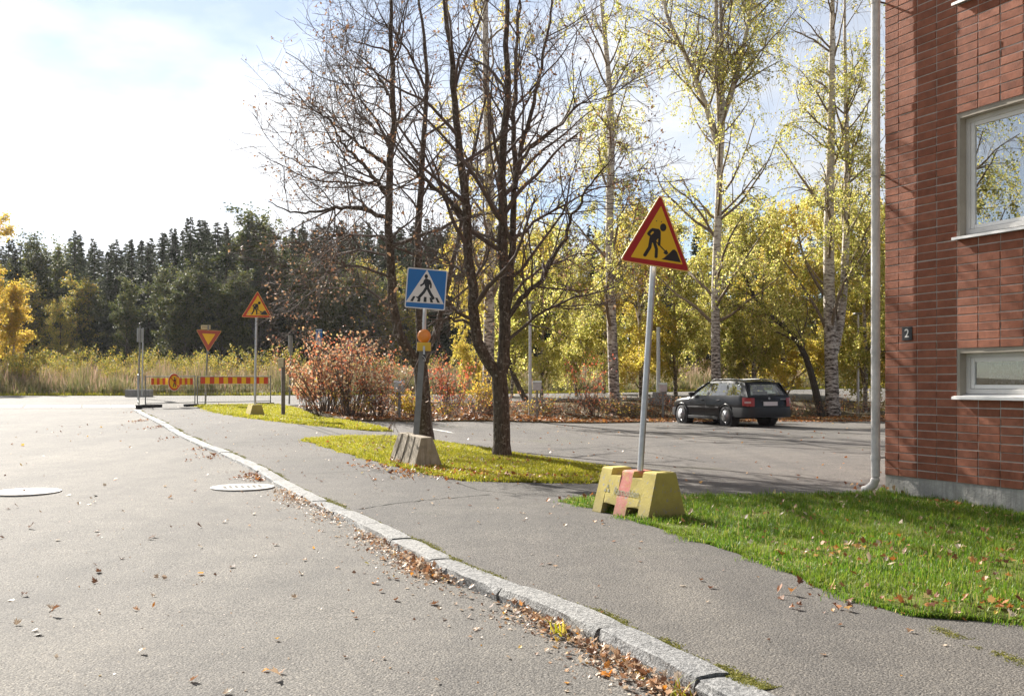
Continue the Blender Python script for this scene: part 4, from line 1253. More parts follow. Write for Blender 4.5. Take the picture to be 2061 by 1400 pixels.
# two bare multi-stemmed maples
def maple(label, base, trunk_px, limbs_px, Y, seed, r0, n2=13, left_bias=None, low=None):
    r = rng(seed)
    t = thing('bare_maple', label, 'tree', base)
    B = np.asarray(base)
    tk = resample([P3(px, py, Y) - B for px, py in trunk_px], 14); tk[0] = (tk[0][0], 0, -.15)
    rt = np.linspace(r0, r0 * .86, 14); rt[0] *= 1.30; rt[1] *= 1.12
    parts = [tubes(tk[None], rt[None], 14)]
    LP, LR = [], []
    for (pts, ra, rb, dy) in limbs_px:
        K = 26
        p = resample([P3(px, py, Y) - B for px, py in pts], K)
        # depth: the limbs lean apart towards and away from the camera; keep their outline by scaling about the eye
        off = dy * np.linspace(0, 1, K) ** 1.2
        pw = p + B; eye = np.array([0, 0, EYE]); pw = eye + (pw - eye) * ((Y + off) / Y)[:, None]
        p = pw - B
        p[2:-1] += r.normal(0, .018, (K - 3, 3))
        LP.append(p); LR.append(np.linspace(ra * .9, rb * .85, K))
    LP, LR = np.array(LP), np.array(LR)
    parts.append(tubes(LP, LR, 10))
    link('trunk', new_mesh('trunk', *merge(parts), M['bark'], smooth=True), t)
    P2, R2 = spawn(LP, LR, n2, .12, 1.0, .6, 1.25, 1.5, 3.6, 10, r, up=.45, wig=.13, rr=.52, taper_len=.62)
    if low is not None:
        lp = []
        for pts, dy in low:
            p = resample([P3(px, py, Y) - B for px, py in pts], 10)
            pw = p + B; eye = np.array([0, 0, EYE]); pw = eye + (pw - eye) * ((Y + dy*np.linspace(0, 1, 10)) / Y)[:, None]
            p = pw - B; p[1:] += r.normal(0, .03, (9, 3)); lp.append(p)
        lp = np.array(lp); lr = np.linspace(.032, .010, 10)[None].repeat(len(lp), 0)
        P2 = np.concatenate([P2, lp]); R2 = np.concatenate([R2, lr])
        Pe, Re = spawn(lp, lr, 6, .25, 1, .4, 1.0, .9, 2.0, 10, r, up=.3, wig=.14, rr=.6)
        P2 = np.concatenate([P2, Pe]); R2 = np.concatenate([R2, Re])
    P3_, R3_ = spawn(P2, R2, 7, .15, 1.0, .5, 1.15, .5, 1.3, 6, r, up=.25, wig=.2, rr=.6, taper_len=.3)
    P4, R4 = spawn(P3_, R3_, 5, .15, 1.0, .5, 1.1, .16, .5, 4, r, up=.1, wig=.22, rr=.7, rtip=.5)
    R3_ = np.maximum(R3_ * .85, .0038); R4 = np.maximum(R4 * .8, .0026)
    link('branches', new_mesh('branches', *merge([tubes(P2, np.maximum(R2, .007), 6), tubes(P3_, R3_, 4), tubes(P4, R4, 3)]), M['twig'], smooth=True), t)
    sel = r.random(len(P4)) < .5
    cl = P4[sel]
    # dead leaves hang on in clusters, and more of them low in the crown
    zc = cl[:, -1, 2]; keep = (np.sin(cl[:, 0, 0] * 2.3 + 1) * np.sin(cl[:, 0, 2] * 1.9) * np.sin(cl[:, 0, 1] * 2.1) > -.12) & (r.random(len(cl)) < np.clip(1.05 - zc / 12., .22, .9))
    cl = cl[keep]
    link('crown', new_mesh('crown', *leaves(cl, 3, r, .062, .035, .4, .9, .7), M['maple_leaf']), t)
    return t
bR = G(1010, 920); YR = bR[1]
maple('bare dark maple with a forked trunk and brown leaf remnants on the middle grass strip', bR,
      [(1010, 920), (1010, 860), (1008, 800), (1004, 745)],
      [([(1000, 752), (972, 722), (957, 690), (945, 500), (932, 350), (920, 250), (915, 150), (902, 50), (885, -60), (870, -170)], .12, .022, -1.4),
       ([(1010, 752), (1018, 690), (1016, 600), (1015, 500), (1010, 350), (1020, 175), (1017, 0), (1022, -120), (1018, -220)], .13, .022, .3),
       ([(1015, 660), (1025, 580), (1032, 480), (1037, 350), (1036, 220), (1042, 60), (1050, -110)], .085, .018, 1.4),
       ([(1036, 380), (1047, 300), (1068, 225), (1087, 150), (1105, 50), (1122, -60)], .055, .015, 1.0),
       ([(1022, 640), (1050, 600), (1095, 560), (1140, 470), (1180, 380), (1230, 320)], .055, .012, -1.2),
       ([(940, 440), (905, 400), (850, 360), (800, 300), (760, 240)], .045, .012, -.6)], YR, 5, .158, 12,
      low=[([(1015, 690), (1060, 650), (1120, 610), (1200, 590), (1235, 575)], -1.0), ([(1025, 600), (1075, 545), (1130, 520), (1190, 515)], 1.2),
           ([(1030, 480), (1090, 440), (1150, 400), (1235, 370)], .8), ([(1040, 330), (1100, 270), (1160, 220), (1200, 190)], -.8),
           ([(950, 560), (905, 530), (860, 500)], 1.0), ([(955, 650), (900, 640), (860, 655)], -.6), ([(1018, 450), (980, 380), (950, 340)], 1.5)])
bL = G(855, 884); YL = bL[1]
maple('bare multi stemmed maple behind the crossing sign with long branches reaching left', bL,
      [(856, 884), (853, 830), (850, 780), (846, 735)],
      [([(840, 735), (822, 712), (806, 685), (787, 600), (782, 450), (785, 325), (795, 200), (787, 75), (780, -40), (778, -150)], .13, .022, -1.2),
       ([(848, 742), (845, 640), (838, 540), (843, 440), (850, 330), (858, 200), (858, 100), (845, 20), (838, -90)], .12, .022, .8),
       ([(856, 730), (868, 680), (886, 640), (905, 560), (925, 470), (950, 330), (975, 200), (990, 60)], .075, .014, 1.6),
       ([(784, 400), (740, 340), (690, 290), (665, 240), (635, 225)], .06, .012, -1.0),
       ([(787, 440), (740, 425), (690, 415), (640, 425), (585, 430), (540, 405)], .06, .010, -1.5),
       ([(786, 340), (740, 305), (690, 265), (655, 235), (625, 215)], .055, .010, .8),
       ([(795, 215), (765, 160), (735, 120), (705, 100)], .045, .010, -.5)], YL, 8, .175, 11,
      low=[([(790, 560), (740, 540), (690, 530), (660, 550), (640, 580)], -1.2), ([(788, 620), (745, 580), (690, 575), (640, 590)], .8), ([(785, 480), (720, 470), (660, 480), (625, 500)], .5),
           ([(783, 380), (700, 350), (640, 345), (565, 315)], .3), ([(840, 560), (880, 520), (930, 500)], -1.0), ([(784, 300), (740, 245), (705, 195), (685, 150)], 1.2),
           ([(850, 320), (800, 250), (740, 200), (690, 190)], 1.5), ([(855, 180), (830, 110), (790, 60), (740, 30)], -.5), ([(790, 520), (700, 500), (660, 520), (620, 550)], 1.8)])

# silver birches along the far edge of the parking lot
def birch(name, label, base, trunk, H, seed, nleaf, n2=30, r0=.2, dense=1.0, stems=1, lm='birch_leaf', group=None, top_leaf=.35, low_start=.16, crown_w=1.0):
    r = rng(seed); t = thing(name, label, 'tree', base, 0, group)
    TP, TR = [], []
    for s_ in range(stems):
        p = resample(trunk[s_], 24); rr_ = r0 * (1 if s_ == 0 else .62)
        k = np.linspace(0, 1, 24)
        TP.append(p); TR.append(rr_ * (1 - k) ** .8 + .012)
        TR[-1][0] *= 1.25 if s_ == 0 else 1
    TP, TR = np.array(TP), np.array(TR)
    link('trunk', new_mesh('trunk', *tubes(TP, TR, 12), M['birch_bark'], smooth=True), t)
    w = crown_w
    P2, R2 = spawn(TP, TR, n2, low_start, .97, .5, 1.0, 2.4*w, 5.4*w, 12, r, up=.35, wig=.09, rr=.42, taper_len=.6)
    P3_, R3_ = spawn(P2, R2, 9, .2, 1.0, .35, .95, .7*w, 1.7*w, 7, r, up=-.8, wig=.12, rr=.55, taper_len=.3)
    P4, R4 = spawn(P3_, R3_, 4, .2, 1.0, .2, .7, .5*w, 1.5*w, 6, r, up=-2.6, wig=.08, rr=.6, rtip=.5)
    R4 = np.maximum(R4, .0035); R3_ = np.maximum(R3_, .006)
    link('branches', new_mesh('branches', *merge([tubes(P2, np.maximum(R2, .012), 5), tubes(P3_, R3_, 3), tubes(P4[::2], R4[::2], 3)]), M['birch_twig'], smooth=True), t)
    z = P4[:, 0, 2] / H
    keep = r.random(len(P4)) < np.clip(1.15 - z * (1.15 - top_leaf) * 1.3, top_leaf, 1) * dense
    # gaps where a bough is bare
    keep &= np.sin(P4[:, 0, 0] * 1.3 + seed) * np.sin(P4[:, 0, 2] * 1.1) * np.sin(P4[:, 0, 1] * 1.2 + 2) > -.28
    cl = P4[keep]
    n = max(1, int(nleaf / max(1, len(cl))))
    link('crown', new_mesh('crown', *leaves(cl, n, r, .085, .05, .05, .5, .8), M[lm]), t)
    return t
def btrunk(pxs, Y, B):
    return [P3(px, py, Y) - B for px, py in pxs]
def birch_at(px, pyb, pts, H, seed, label, Y=None, dy=0, extra=None, **kw):
    B = G(px, pyb); Y = B[1]
    p = btrunk(pts, Y, B)
    top = p[-1]; d = unit(np.array([top[0] - p[-3][0], 0, top[2] - p[-3][2]]))
    if top[2] < H: p.append(top + d * (H - top[2]) * np.array([.4, 1, 1]))
    p[0] = np.array([p[0][0], 0, -.2])
    tr = [p]
    if extra:
        for q in extra:
            e = btrunk(q, Y, B); e.append(e[-1] + np.array([.2, .6, max(.5, H * .9 - e[-1][2])])); tr.append(e)
    return birch('silver_birch', label, B, tr, H, seed, stems=len(tr), **kw)
birch_at(978, 836, [(982, 836), (984, 700), (985, 560), (988, 400), (980, 250), (976, 100), (978, 0)], 20, 31, 'birch with a thin leaning trunk directly behind the right bare maple', nleaf=9000, r0=.2, n2=24, dense=.7, top_leaf=.12, lm='birch_pale')
birch_at(1236, 834, [(1238, 834), (1233, 700), (1228, 560), (1226, 420), (1232, 300), (1228, 180), (1216, 60), (1208, -20)], 20.5, 32, 'birch with pale peeling trunk left of the large roadworks sign', nleaf=15000, r0=.205, n2=28, top_leaf=.13, lm='birch_leaf')
birch_at(1444, 836, [(1442, 836), (1440, 700), (1440, 560), (1446, 420), (1450, 300), (1446, 180), (1440, 60), (1442, -20)], 22, 33, 'tallest double stemmed birch standing behind the parked car', nleaf=27000, r0=.195, n2=32, top_leaf=.42,
         extra=[[(1448, 330), (1454, 260), (1453, 130), (1450, 0)], [(1450, 250), (1478, 170), (1500, 80), (1515, 0)], [(1446, 300), (1420, 210), (1380, 110), (1335, 20)]])
birch_at(1672, 838, [(1676, 838), (1674, 760), (1672, 700), (1668, 560), (1668, 420), (1674, 240), (1674, 100), (1676, -10)], 21, 34, 'forked birch with thick dark foot right of the parked car', nleaf=22000, r0=.28, n2=30, top_leaf=.18,
         extra=[[(1676, 720), (1692, 660), (1700, 560), (1705, 420), (1704, 260), (1700, 100)]])

# young leafy birches filling in behind the row
YBL = ['young birch nearest the slim light pole, left of the pale birch', 'young birch just left of the pale birch trunk', 'young birch between the pale birch and the roadworks sign pole', 'young birch just right of the roadworks sign pole', 'young birch seen above the front of the parked car', 'young birch seen above the rear of the parked car', 'young birch left of the forked birch', 'young birch beside the downpipe of the brick building', 'young birch half hidden behind the brick building', 'young birch directly behind the pale birch', 'young birch behind the tallest birch', 'small young birch left of the right bare maple', 'small young birch right of the right bare maple']
YB = [(1090, 44, 6.8, .9), (1160, 46, 6.0, .9), (1290, 45, 8.2, 1.0), (1360, 47, 7.6, 1.0), (1520, 43, 8.0, 1.0), (1580, 45, 8.4, 1.0), (1640, 47, 8.8, 1.0), (1740, 44, 8.6, 1.0), (1800, 46, 9.2, 1.0), (1215, 50, 7.2, 1.), (1450, 52, 9.0, 1.), (960, 47, 5.8, .8), (1030, 45, 6.4, .85)]
protoY = []
YL_LAB = ['dense young birch with pointed yellow green crown behind the hedge', 'young birch with loose hanging golden leaves behind the hedge', 'broad young birch with mixed green and yellow leaves behind the hedge']
for k in range(3):
    H = 8.0
    tr = [[np.array([0, 0, -.1]), np.array([.1, 0, 2]), np.array([.05*k, .1, 5]), np.array([.2, 0, H])]]
    protoY.append(birch('young_birch', YL_LAB[k], (0, 0, 0), tr, H, 50 + k, 32000, n2=30, r0=.08, dense=1.0, group='young birches behind the hedge', top_leaf=.9, low_start=.03, crown_w=.62, lm='birch_leaf' if k < 2 else 'birch_pale'))
r_ = rng(77)
for i, (px, Y, H, wd) in enumerate(YB):
    o = protoY[i % 3] if i < 3 else copy_tree(protoY[i % 3])
    o['label'] = YBL[i]
    x = (px - CX) / FPX * Y
    o.location = (x, Y, float(terrain(x, Y))); s = H / 8.0
    o.scale = (s * wd * 1.1, s * wd * 1.1, s); o.rotation_euler = (0, 0, float(r_.uniform(0, 6.28)))

# conifers at the forest edge
def spruce(name, label, H, seed, W, mat, nb=150, droop=.5, bare=.08, group=None):
    r = rng(seed); t = thing(name, label, 'tree', (0, 0, 0), 0, group)
    p = resample([np.array([0, 0, -.3]), np.array([.1, 0, H*.5]), np.array([.0, .05, H])], 10)
    link('trunk', new_mesh('trunk', *tubes(p[None], np.linspace(.22, .02, 10)[None], 7), M['dark_bark'], smooth=True), t)
    z = bare*H + (H*.995 - bare*H) * r.random(nb) ** .80
    k = 1 - z / H
    L = W * 1.15 * (k ** .95) * r.uniform(.6, 1.12, nb) + .10
    az = r.uniform(0, 2*np.pi, nb)
    out = np.stack([np.cos(az), np.sin(az), np.zeros(nb)], 1)
    tt = np.linspace(0, 1, 6)
    P = np.zeros((nb, 6, 3)); P[:, :, 2] = z[:, None]
    P += out[:, None, :] * (L[:, None] * tt[None])[:, :, None]
    P[:, :, 2] += (-droop * L[:, None] * (tt ** 1.4)[None] + .22 * L[:, None] * (tt ** 4)[None]) + (.25 * (1 - k) * L)[:, None] * tt[None]
    sp = []
    n = 36
    idx = np.repeat(np.arange(nb), n); x = r.uniform(.12, 1, nb*n) * 5; i = np.minimum(x.astype(int), 4); f = (x - i)[:, None]
    c = P[idx, i] * (1 - f) + P[idx, i+1] * f
    side = unit(np.cross(out, UP))[idx] * r.uniform(-1, 1, (nb*n, 1))
    a = unit(out[idx] * r.uniform(.3, 1, (nb*n, 1)) + side * .9 + r.normal(0, .3, (nb*n, 3)) - UP * r.uniform(.1, .9, (nb*n, 1)))
    b = unit(np.cross(a, r.normal(size=(nb*n, 3))))
    s = (.09 + .40 * np.minimum(1, L[idx] / W) * r.uniform(.5, 1.2, nb*n))[:, None]
    V = np.stack([c - a*s*.1, c + a*s*.45 + b*s*.30, c + a*s*1.1, c + a*s*.45 - b*s*.30], 1).reshape(-1, 3)
    link('crown', new_mesh('crown', V, np.arange(nb*n*4).reshape(-1, 4), M[mat]), t)
    return t
def leafy(name, label, H, seed, mat, nleaf, spread=.45, bare=.15, size=.26, r0=.12, group=None, twig='twig_grey', lsel=1.0):
    r = rng(seed); t = thing(name, label, 'tree', (0, 0, 0), 0, group)
    p = resample([np.array([0, 0, -.3]), np.array([.2, 0, H*.4]), np.array([-.1, .1, H*.95])], 14)
    TP, TR = p[None], np.linspace(r0, .02, 14)[None]
    link('trunk', new_mesh('trunk', *tubes(TP, TR, 7), M['dark_bark'] if twig != 'birch_twig' else M['birch_bark'], smooth=True), t)
    P2, R2 = spawn(TP, TR, 26, bare, 1, .4, .9, H*.2*spread*2, H*.36*spread*2, 8, r, up=.4, wig=.14, rr=.5, taper_len=.5)
    P3_, R3_ = spawn(P2, R2, 7, .2, 1, .4, 1.0, H*.06, H*.14, 5, r, up=.1, wig=.2, rr=.6)
    P4, R4 = spawn(P3_, R3_, 4, .2, 1, .3, 1.0, H*.03, H*.07, 4, r, up=.0, wig=.2, rr=.6)
    link('branches', new_mesh('branches', *merge([tubes(P2, np.maximum(R2, .015), 4), tubes(P3_, np.maximum(R3_, .01), 3), tubes(P4, np.maximum(R4, .008), 3)]), M[twig], smooth=True), t)
    if nleaf:
        n = max(1, int(nleaf / len(P4)))
        link('crown', new_mesh('crown', *leaves(P4, n, r, size, .12, 0, .3, .8, lsel), M[mat]), t)
    return t
GF = 'forest edge trees behind the meadow'
protoF = [
    spruce('spruce_tree', 'tall dark spruce with a sharp top in the forest behind the meadow', 18, 101, 3.1, 'spruce', 300, .45, .06, GF),
    spruce('spruce_tree', 'broad dark spruce with drooping skirts in the forest behind the meadow', 16, 102, 3.6, 'spruce', 300, .6, .04, GF),
    spruce('spruce_tree', 'slim narrow spruce in the forest behind the meadow', 17, 103, 2.3, 'spruce', 270, .5, .08, GF),
    spruce('pine_tree', 'olive green pine with a ragged top in the forest behind the meadow', 17, 104, 2.8, 'pine', 190, .1, .35, GF),
    leafy('forest_birch', 'thin green leafed tree mixed into the forest behind the meadow', 13, 105, 'green_leaf', 13000, .42, .12, .20, group=GF),
    leafy('bare_tree', 'grey bare leafless tree mixed into the forest behind the meadow', 12, 106, 'green_leaf', 1200, .5, .2, .18, group=GF),
    leafy('yellowing_tree', 'tree with thin yellow leaves mixed into the forest behind the meadow', 12, 107, 'sapling_leaf', 8000, .4, .12, .18, group=GF),
]
protoL = [o['label'] for o in protoF]
baseH = [18, 16, 17, 17, 13, 12, 12]
r_ = rng(303)
SK = [(-60, 470), (30, 478), (60, 480), (110, 500), (150, 462), (200, 487), (250, 472), (300, 480), (345, 455), (385, 436), (430, 445), (455, 452), (500, 450), (560, 470), (610, 440), (660, 450), (720, 440),
      (780, 455), (850, 445), (950, 440), (1050, 450), (1200, 440), (1290, 425), (1400, 440), (1550, 430), (1700, 440), (1800, 440), (2100, 430)]
skx, sky_ = zip(*SK)
used = set()
def put(k, px, Y, top, sxy=1.0):
    x = (px - CX) / FPX * Y; z = float(terrain(x, Y))
    H = EYE + (CY - top) / FPX * Y - z
    first = k not in used; used.add(k)
    o = protoF[k] if first else copy_tree(protoF[k])
    o['label'] = protoL[k]
    o.location = (x, Y, z); s = H / baseH[k]
    o.scale = (s * sxy, s * sxy, s); o.rotation_euler = (0, 0, float(r_.uniform(0, 6.28)))
    return o
for (px, Y, top, k, lb) in [(150, 90, 462, 0, 'tall lone spruce top left of the edge on sign post'), (385, 88, 435, 1, 'tallest broad spruce on the forest skyline left of the yield sign'), (455, 93, 446, 0, 'pointed spruce above and right of the yield sign'), (500, 90, 452, 0, 'pointed spruce just left of the far roadworks sign'), (345, 98, 458, 0, 'spruce left of the tallest broad spruce'), (610, 90, 440, 2, 'slim spruce behind the branches right of the far roadworks sign'), (235, 90, 480, 1, 'broad spruce above the left barrier fence panel')]: put(k, px, Y, top)['label'] = lb
for px in np.arange(-60, 900, 23):
    for row, (Y0, Y1, ks) in enumerate(((82, 90, (4, 6, 5, 5, 4, 5)), (93, 104, (0, 1, 2, 0, 1, 0, 4)), (106, 122, (0, 3, 1, 0, 3)))):
        if row == 0 and r_.random() < .42: continue
        p = px + r_.uniform(-12, 12); Y = r_.uniform(Y0, Y1)
        tp = float(np.interp(p, skx, sky_)) - 6 + (abs(r_.normal(0, 22)) + (105 if row == 0 else 0 if row == 2 else 5))
        put(int(ks[int(r_.integers(len(ks)))]), p, Y, tp, float(r_.uniform(1.0, 1.5)))
for px in np.arange(-60, 960, 17):
    p = px + r_.uniform(-8, 8)
    put(int(r_.choice([0, 1, 2, 3])), p, r_.uniform(124, 140), float(np.interp(p, skx, sky_)) + r_.uniform(2, 34), float(r_.uniform(1.1, 1.5)))
for px in np.arange(900, 2050, 42):
    for row, (Y0, Y1, ks) in enumerate(((84, 96, (0, 1, 2)), (98, 118, (0, 3, 1)))):
        p = px + r_.uniform(-18, 18)
        put(int(ks[int(r_.integers(len(ks)))]), p, r_.uniform(Y0, Y1), float(np.interp(p, skx, sky_)) + abs(r_.normal(0, 18)) + 6, float(r_.uniform(.9, 1.3)))
# golden birch at the left edge of the view
o = leafy('golden_birch', 'golden yellow birch at the left edge of the meadow', 10.2, 120, 'yellow_leaf', 28000, .42, .06, .115, .13, twig='birch_twig')
Y = 60.0; x = (-42 - CX) / FPX * Y; o.location = (x, Y, float(terrain(x, Y)))
o = leafy('golden_birch', 'smaller orange tinted birch beside the golden birch at the left edge', 6.4, 121, 'yellow_leaf', 16000, .42, .05, .115, .1, twig='birch_twig')
Y = 63.0; x = (22 - CX) / FPX * Y; o.location = (x, Y, float(terrain(x, Y)))

# young willows and alders in the meadow
def shrub(name, label, H, seed, mat, nleaf, size, stems=9, lean=.45, group=None, twig='twig', sub=7):
    r = rng(seed); t = thing(name, label, 'shrub', (0, 0, 0), 0, group)
    az = r.uniform(0, 6.28, stems); ln = r.uniform(.1, lean, stems)
    d = np.stack([np.cos(az)*np.sin(ln), np.sin(az)*np.sin(ln), np.cos(ln)], 1)
    L = H * r.uniform(.65, 1.05, stems)
    K = 8; P = np.zeros((stems, K, 3)); P[:, 0] = np.stack([np.cos(az), np.sin(az), np.zeros(stems)], 1) * r.uniform(0, .12*H, (stems, 1)); P[:, 0, 2] = -.05
    for k in range(1, K):
        d = unit(d + r.normal(0, .07, (stems, 3))); P[:, k] = P[:, k-1] + d * (L / (K-1))[:, None]
    R = np.linspace(.012, .004, K)[None].repeat(stems, 0) * (H / 2.2)
    P2, R2 = spawn(P, R, sub, .25, 1, .3, .85, H*.12, H*.34, 6, r, up=.3, wig=.14, rr=.7)
    link('stems', new_mesh('stems', *merge([tubes(P, R, 4), tubes(P2, np.maximum(R2, .003), 3)]), M[twig], smooth=True), t)
    if nleaf:
        P3_ = np.concatenate([P2, P2])
        n = max(1, int(nleaf / len(P2)))
        link('foliage', new_mesh('foliage', *leaves(P2, n, r, size, .05 * H / 2, .0, .2, .75), M[mat]), t)
    return t
GS = 'yellow saplings in the meadow'
protoS = [shrub('willow_sapling', 'bushy yellow leafed sapling in the meadow across the road', 2.0, 201, 'sapling_leaf', 1200, .075, 8, .4, GS),
          shrub('willow_sapling', 'tall thin yellow green sapling in the meadow across the road', 2.5, 202, 'sapling_leaf', 1000, .075, 6, .3, GS),
          shrub('willow_sapling', 'low spreading sapling with rusty leaves in the meadow across the road', 1.6, 203, 'sapling_leaf', 1000, .07, 9, .6, GS)]
r_ = rng(404)
used_s = set()
spots = []
for px in np.arange(-40, 620, 11): spots.append((px + r_.uniform(-8, 8), r_.uniform(54, 68)))
for px in np.arange(620, 1040, 30): spots.append((px + r_.uniform(-10, 10), r_.uniform(60, 72)))
spots += [(100, 58), (115, 59), (90, 60), (330, 60), (470, 58), (20, 57), (530, 58), (560, 57)]
for i, (px, Y) in enumerate(spots):
    k = int(r_.integers(3)); first = k not in used_s; used_s.add(k)
    o = protoS[k] if first else copy_tree(protoS[k])
    x = (px - CX) / FPX * Y
    o.location = (x, Y, float(terrain(x, Y)) - .03); s = float(r_.uniform(.7, 1.15)) * (1.3 if i >= len(spots) - 8 else 1)
    o.scale = (s, s, s * float(r_.uniform(.9, 1.15))); o.rotation_euler = (0, 0, float(r_.uniform(0, 6.28)))

# red-leaved ornamental bushes beside the far grass strip
def bush_at(px, pyb, H, seed, label, nleaf, mat, stems, lean=.5, size=.075, sy=1.0, twig='twig', grp=None):
    b = G(px, pyb); o = shrub('ornamental_bush', label, H, seed, mat, nleaf, size, stems, lean, grp, twig, 9)
    o.location = b; return o
bush_at(655, 832, 2.55, 301, 'large rounded bush with orange red leaves beside the wooden marker post', 2500, 'red_leaf', 44, .62)
bush_at(705, 838, 2.5, 302, 'tall leggy bush with thin orange leaves, second from the wooden marker post', 1600, 'red_leaf', 38, .5)
bush_at(762, 841, 1.95, 303, 'lower bush with sparse orange leaves just left of the crossing sign', 1300, 'red_leaf', 26, .5)
bush_at(618, 824, 1.6, 304, 'small dense bush with red and purple leaves nearest the wooden marker post', 2200, 'red_leaf', 18, .6)
bush_at(905, 838, 1.95, 305, 'bush with bright red top leaves between the two bare maples', 900, 'red_pure', 22, .45)
bush_at(958, 838, 1.5, 306, 'low yellow leafed bush beside the right bare maple', 1100, 'yellow_leaf', 16, .5)
bush_at(822, 841, 1.0, 307, 'small yellow bush beside the left heating post', 700, 'yellow_leaf', 12, .5)
bush_at(1190, 836, 2.3, 308, 'thin bush with a few red leaves beside the pale birch trunk', 420, 'red_pure', 12, .4)
# clipped bare hedge stems along the parking edge
GH = 'low bare shrubs along the parking edge'
protoH = [shrub('hedge_shrub', 'low mostly leafless hedge shrub along the parking edge', .95, 311, 'red_leaf', 70, .06, 16, .5, GH),
          shrub('hedge_shrub', 'low hedge shrub with a few orange leaves along the parking edge', .85, 312, 'red_leaf', 190, .06, 16, .6, GH),
          shrub('hedge_shrub', 'low twiggy hedge shrub with yellow leaves along the parking edge', .9, 313, 'yellow_leaf', 150, .06, 14, .55, GH)]
r_ = rng(505); used_h = set()
for px in list(np.arange(690, 1390, 17)) + list(np.arange(1575, 1790, 18)):
    k = int(r_.choice([0, 0, 1, 1, 2])); first = k not in used_h; used_h.add(k)
    o = protoH[k] if first else copy_tree(protoH[k])
    b = G(px + r_.uniform(-6, 6), r_.uniform(834, 842)); o.location = b; s = float(r_.uniform(.65, 1.15)); o.scale = (s*1.2, s*1.2, s); o.rotation_euler = (0, 0, float(r_.uniform(0, 6.28)))
# leaning bare tree behind the hedge, and a dark leaning trunk among the birches
r1 = rng(600)
b = np.array([(1062 - CX)/FPX*40, 40, float(terrain(.6, 40))])
t = thing('leaning_trunk', 'dark leaning trunk behind the slim light pole', 'tree', b)
p = resample([np.array([0, 0, -.1]), np.array([-.45, .2, .75]), np.array([-.75, .3, 1.5]), np.array([-.9, .3, 2.6])], 10)
link('trunk', new_mesh('trunk', *tubes(p[None], np.linspace(.13, .05, 10)[None], 8), M['dark_bark'], smooth=True), t)
P2, R2 = spawn(p[None], np.linspace(.13, .05, 10)[None], 14, .4, 1, .4, .9, .8, 2.0, 8, r1, up=.3, wig=.15)
P4, R4 = spawn(P2, R2, 8, .2, 1, .3, .9, .3, .9, 5, r1, up=-.3, wig=.15)
link('branches', new_mesh('branches', *merge([tubes(P2, np.maximum(R2, .008), 4), tubes(P4, np.maximum(R4, .004), 3)]), M['twig'], smooth=True), t)
link('crown', new_mesh('crown', *leaves(P4, 22, r1, .085, .06, 0, .4, .8), M['birch_leaf']), t)
b = np.array([(1655 - CX)/FPX*40, 40.0, 0]); b[2] = float(terrain(b[0], 40))
t = thing('leaning_trunk', 'dark leaning trunk half hidden in yellow leaves left of the forked birch', 'tree', b)
p = resample([np.array([0, 0, -.1]), np.array([-.5, .1, 2.2]), np.array([-1.0, .2, 3.4]), np.array([-2.4, .4, 4.3]), np.array([-3.2, .3, 6.0])], 12)
link('trunk', new_mesh('trunk', *tubes(p[None], np.linspace(.17, .05, 12)[None], 8), M['dark_bark'], smooth=True), t)
P2, R2 = spawn(p[None], np.linspace(.17, .05, 12)[None], 20, .35, 1, .4, .9, 1.0, 2.6, 8, r1, up=.3, wig=.15)
P4, R4 = spawn(P2, R2, 9, .2, 1, .3, .9, .3, 1.1, 5, r1, up=-.8, wig=.15)
link('branches', new_mesh('branches', *merge([tubes(P2, np.maximum(R2, .008), 4), tubes(P4, np.maximum(R4, .004), 3)]), M['twig'], smooth=True), t)
link('crown', new_mesh('crown', *leaves(P4, 40, r1, .085, .08, 0, .4, .8), M['birch_leaf']), t)
# the weeping birch across the road that the upper window mirrors
tr = [[np.array([0, 0, -.2]), np.array([.1, .1, 5]), np.array([.4, 0, 10]), np.array([.5, .2, 15])]]
birch('weeping_birch', 'weeping birch across the road, mirrored in the large upper window', (-20.5, 19.5, .25), tr, 15, 71, 16000, n2=26, r0=.24, top_leaf=.8, low_start=.3, crown_w=1.05)

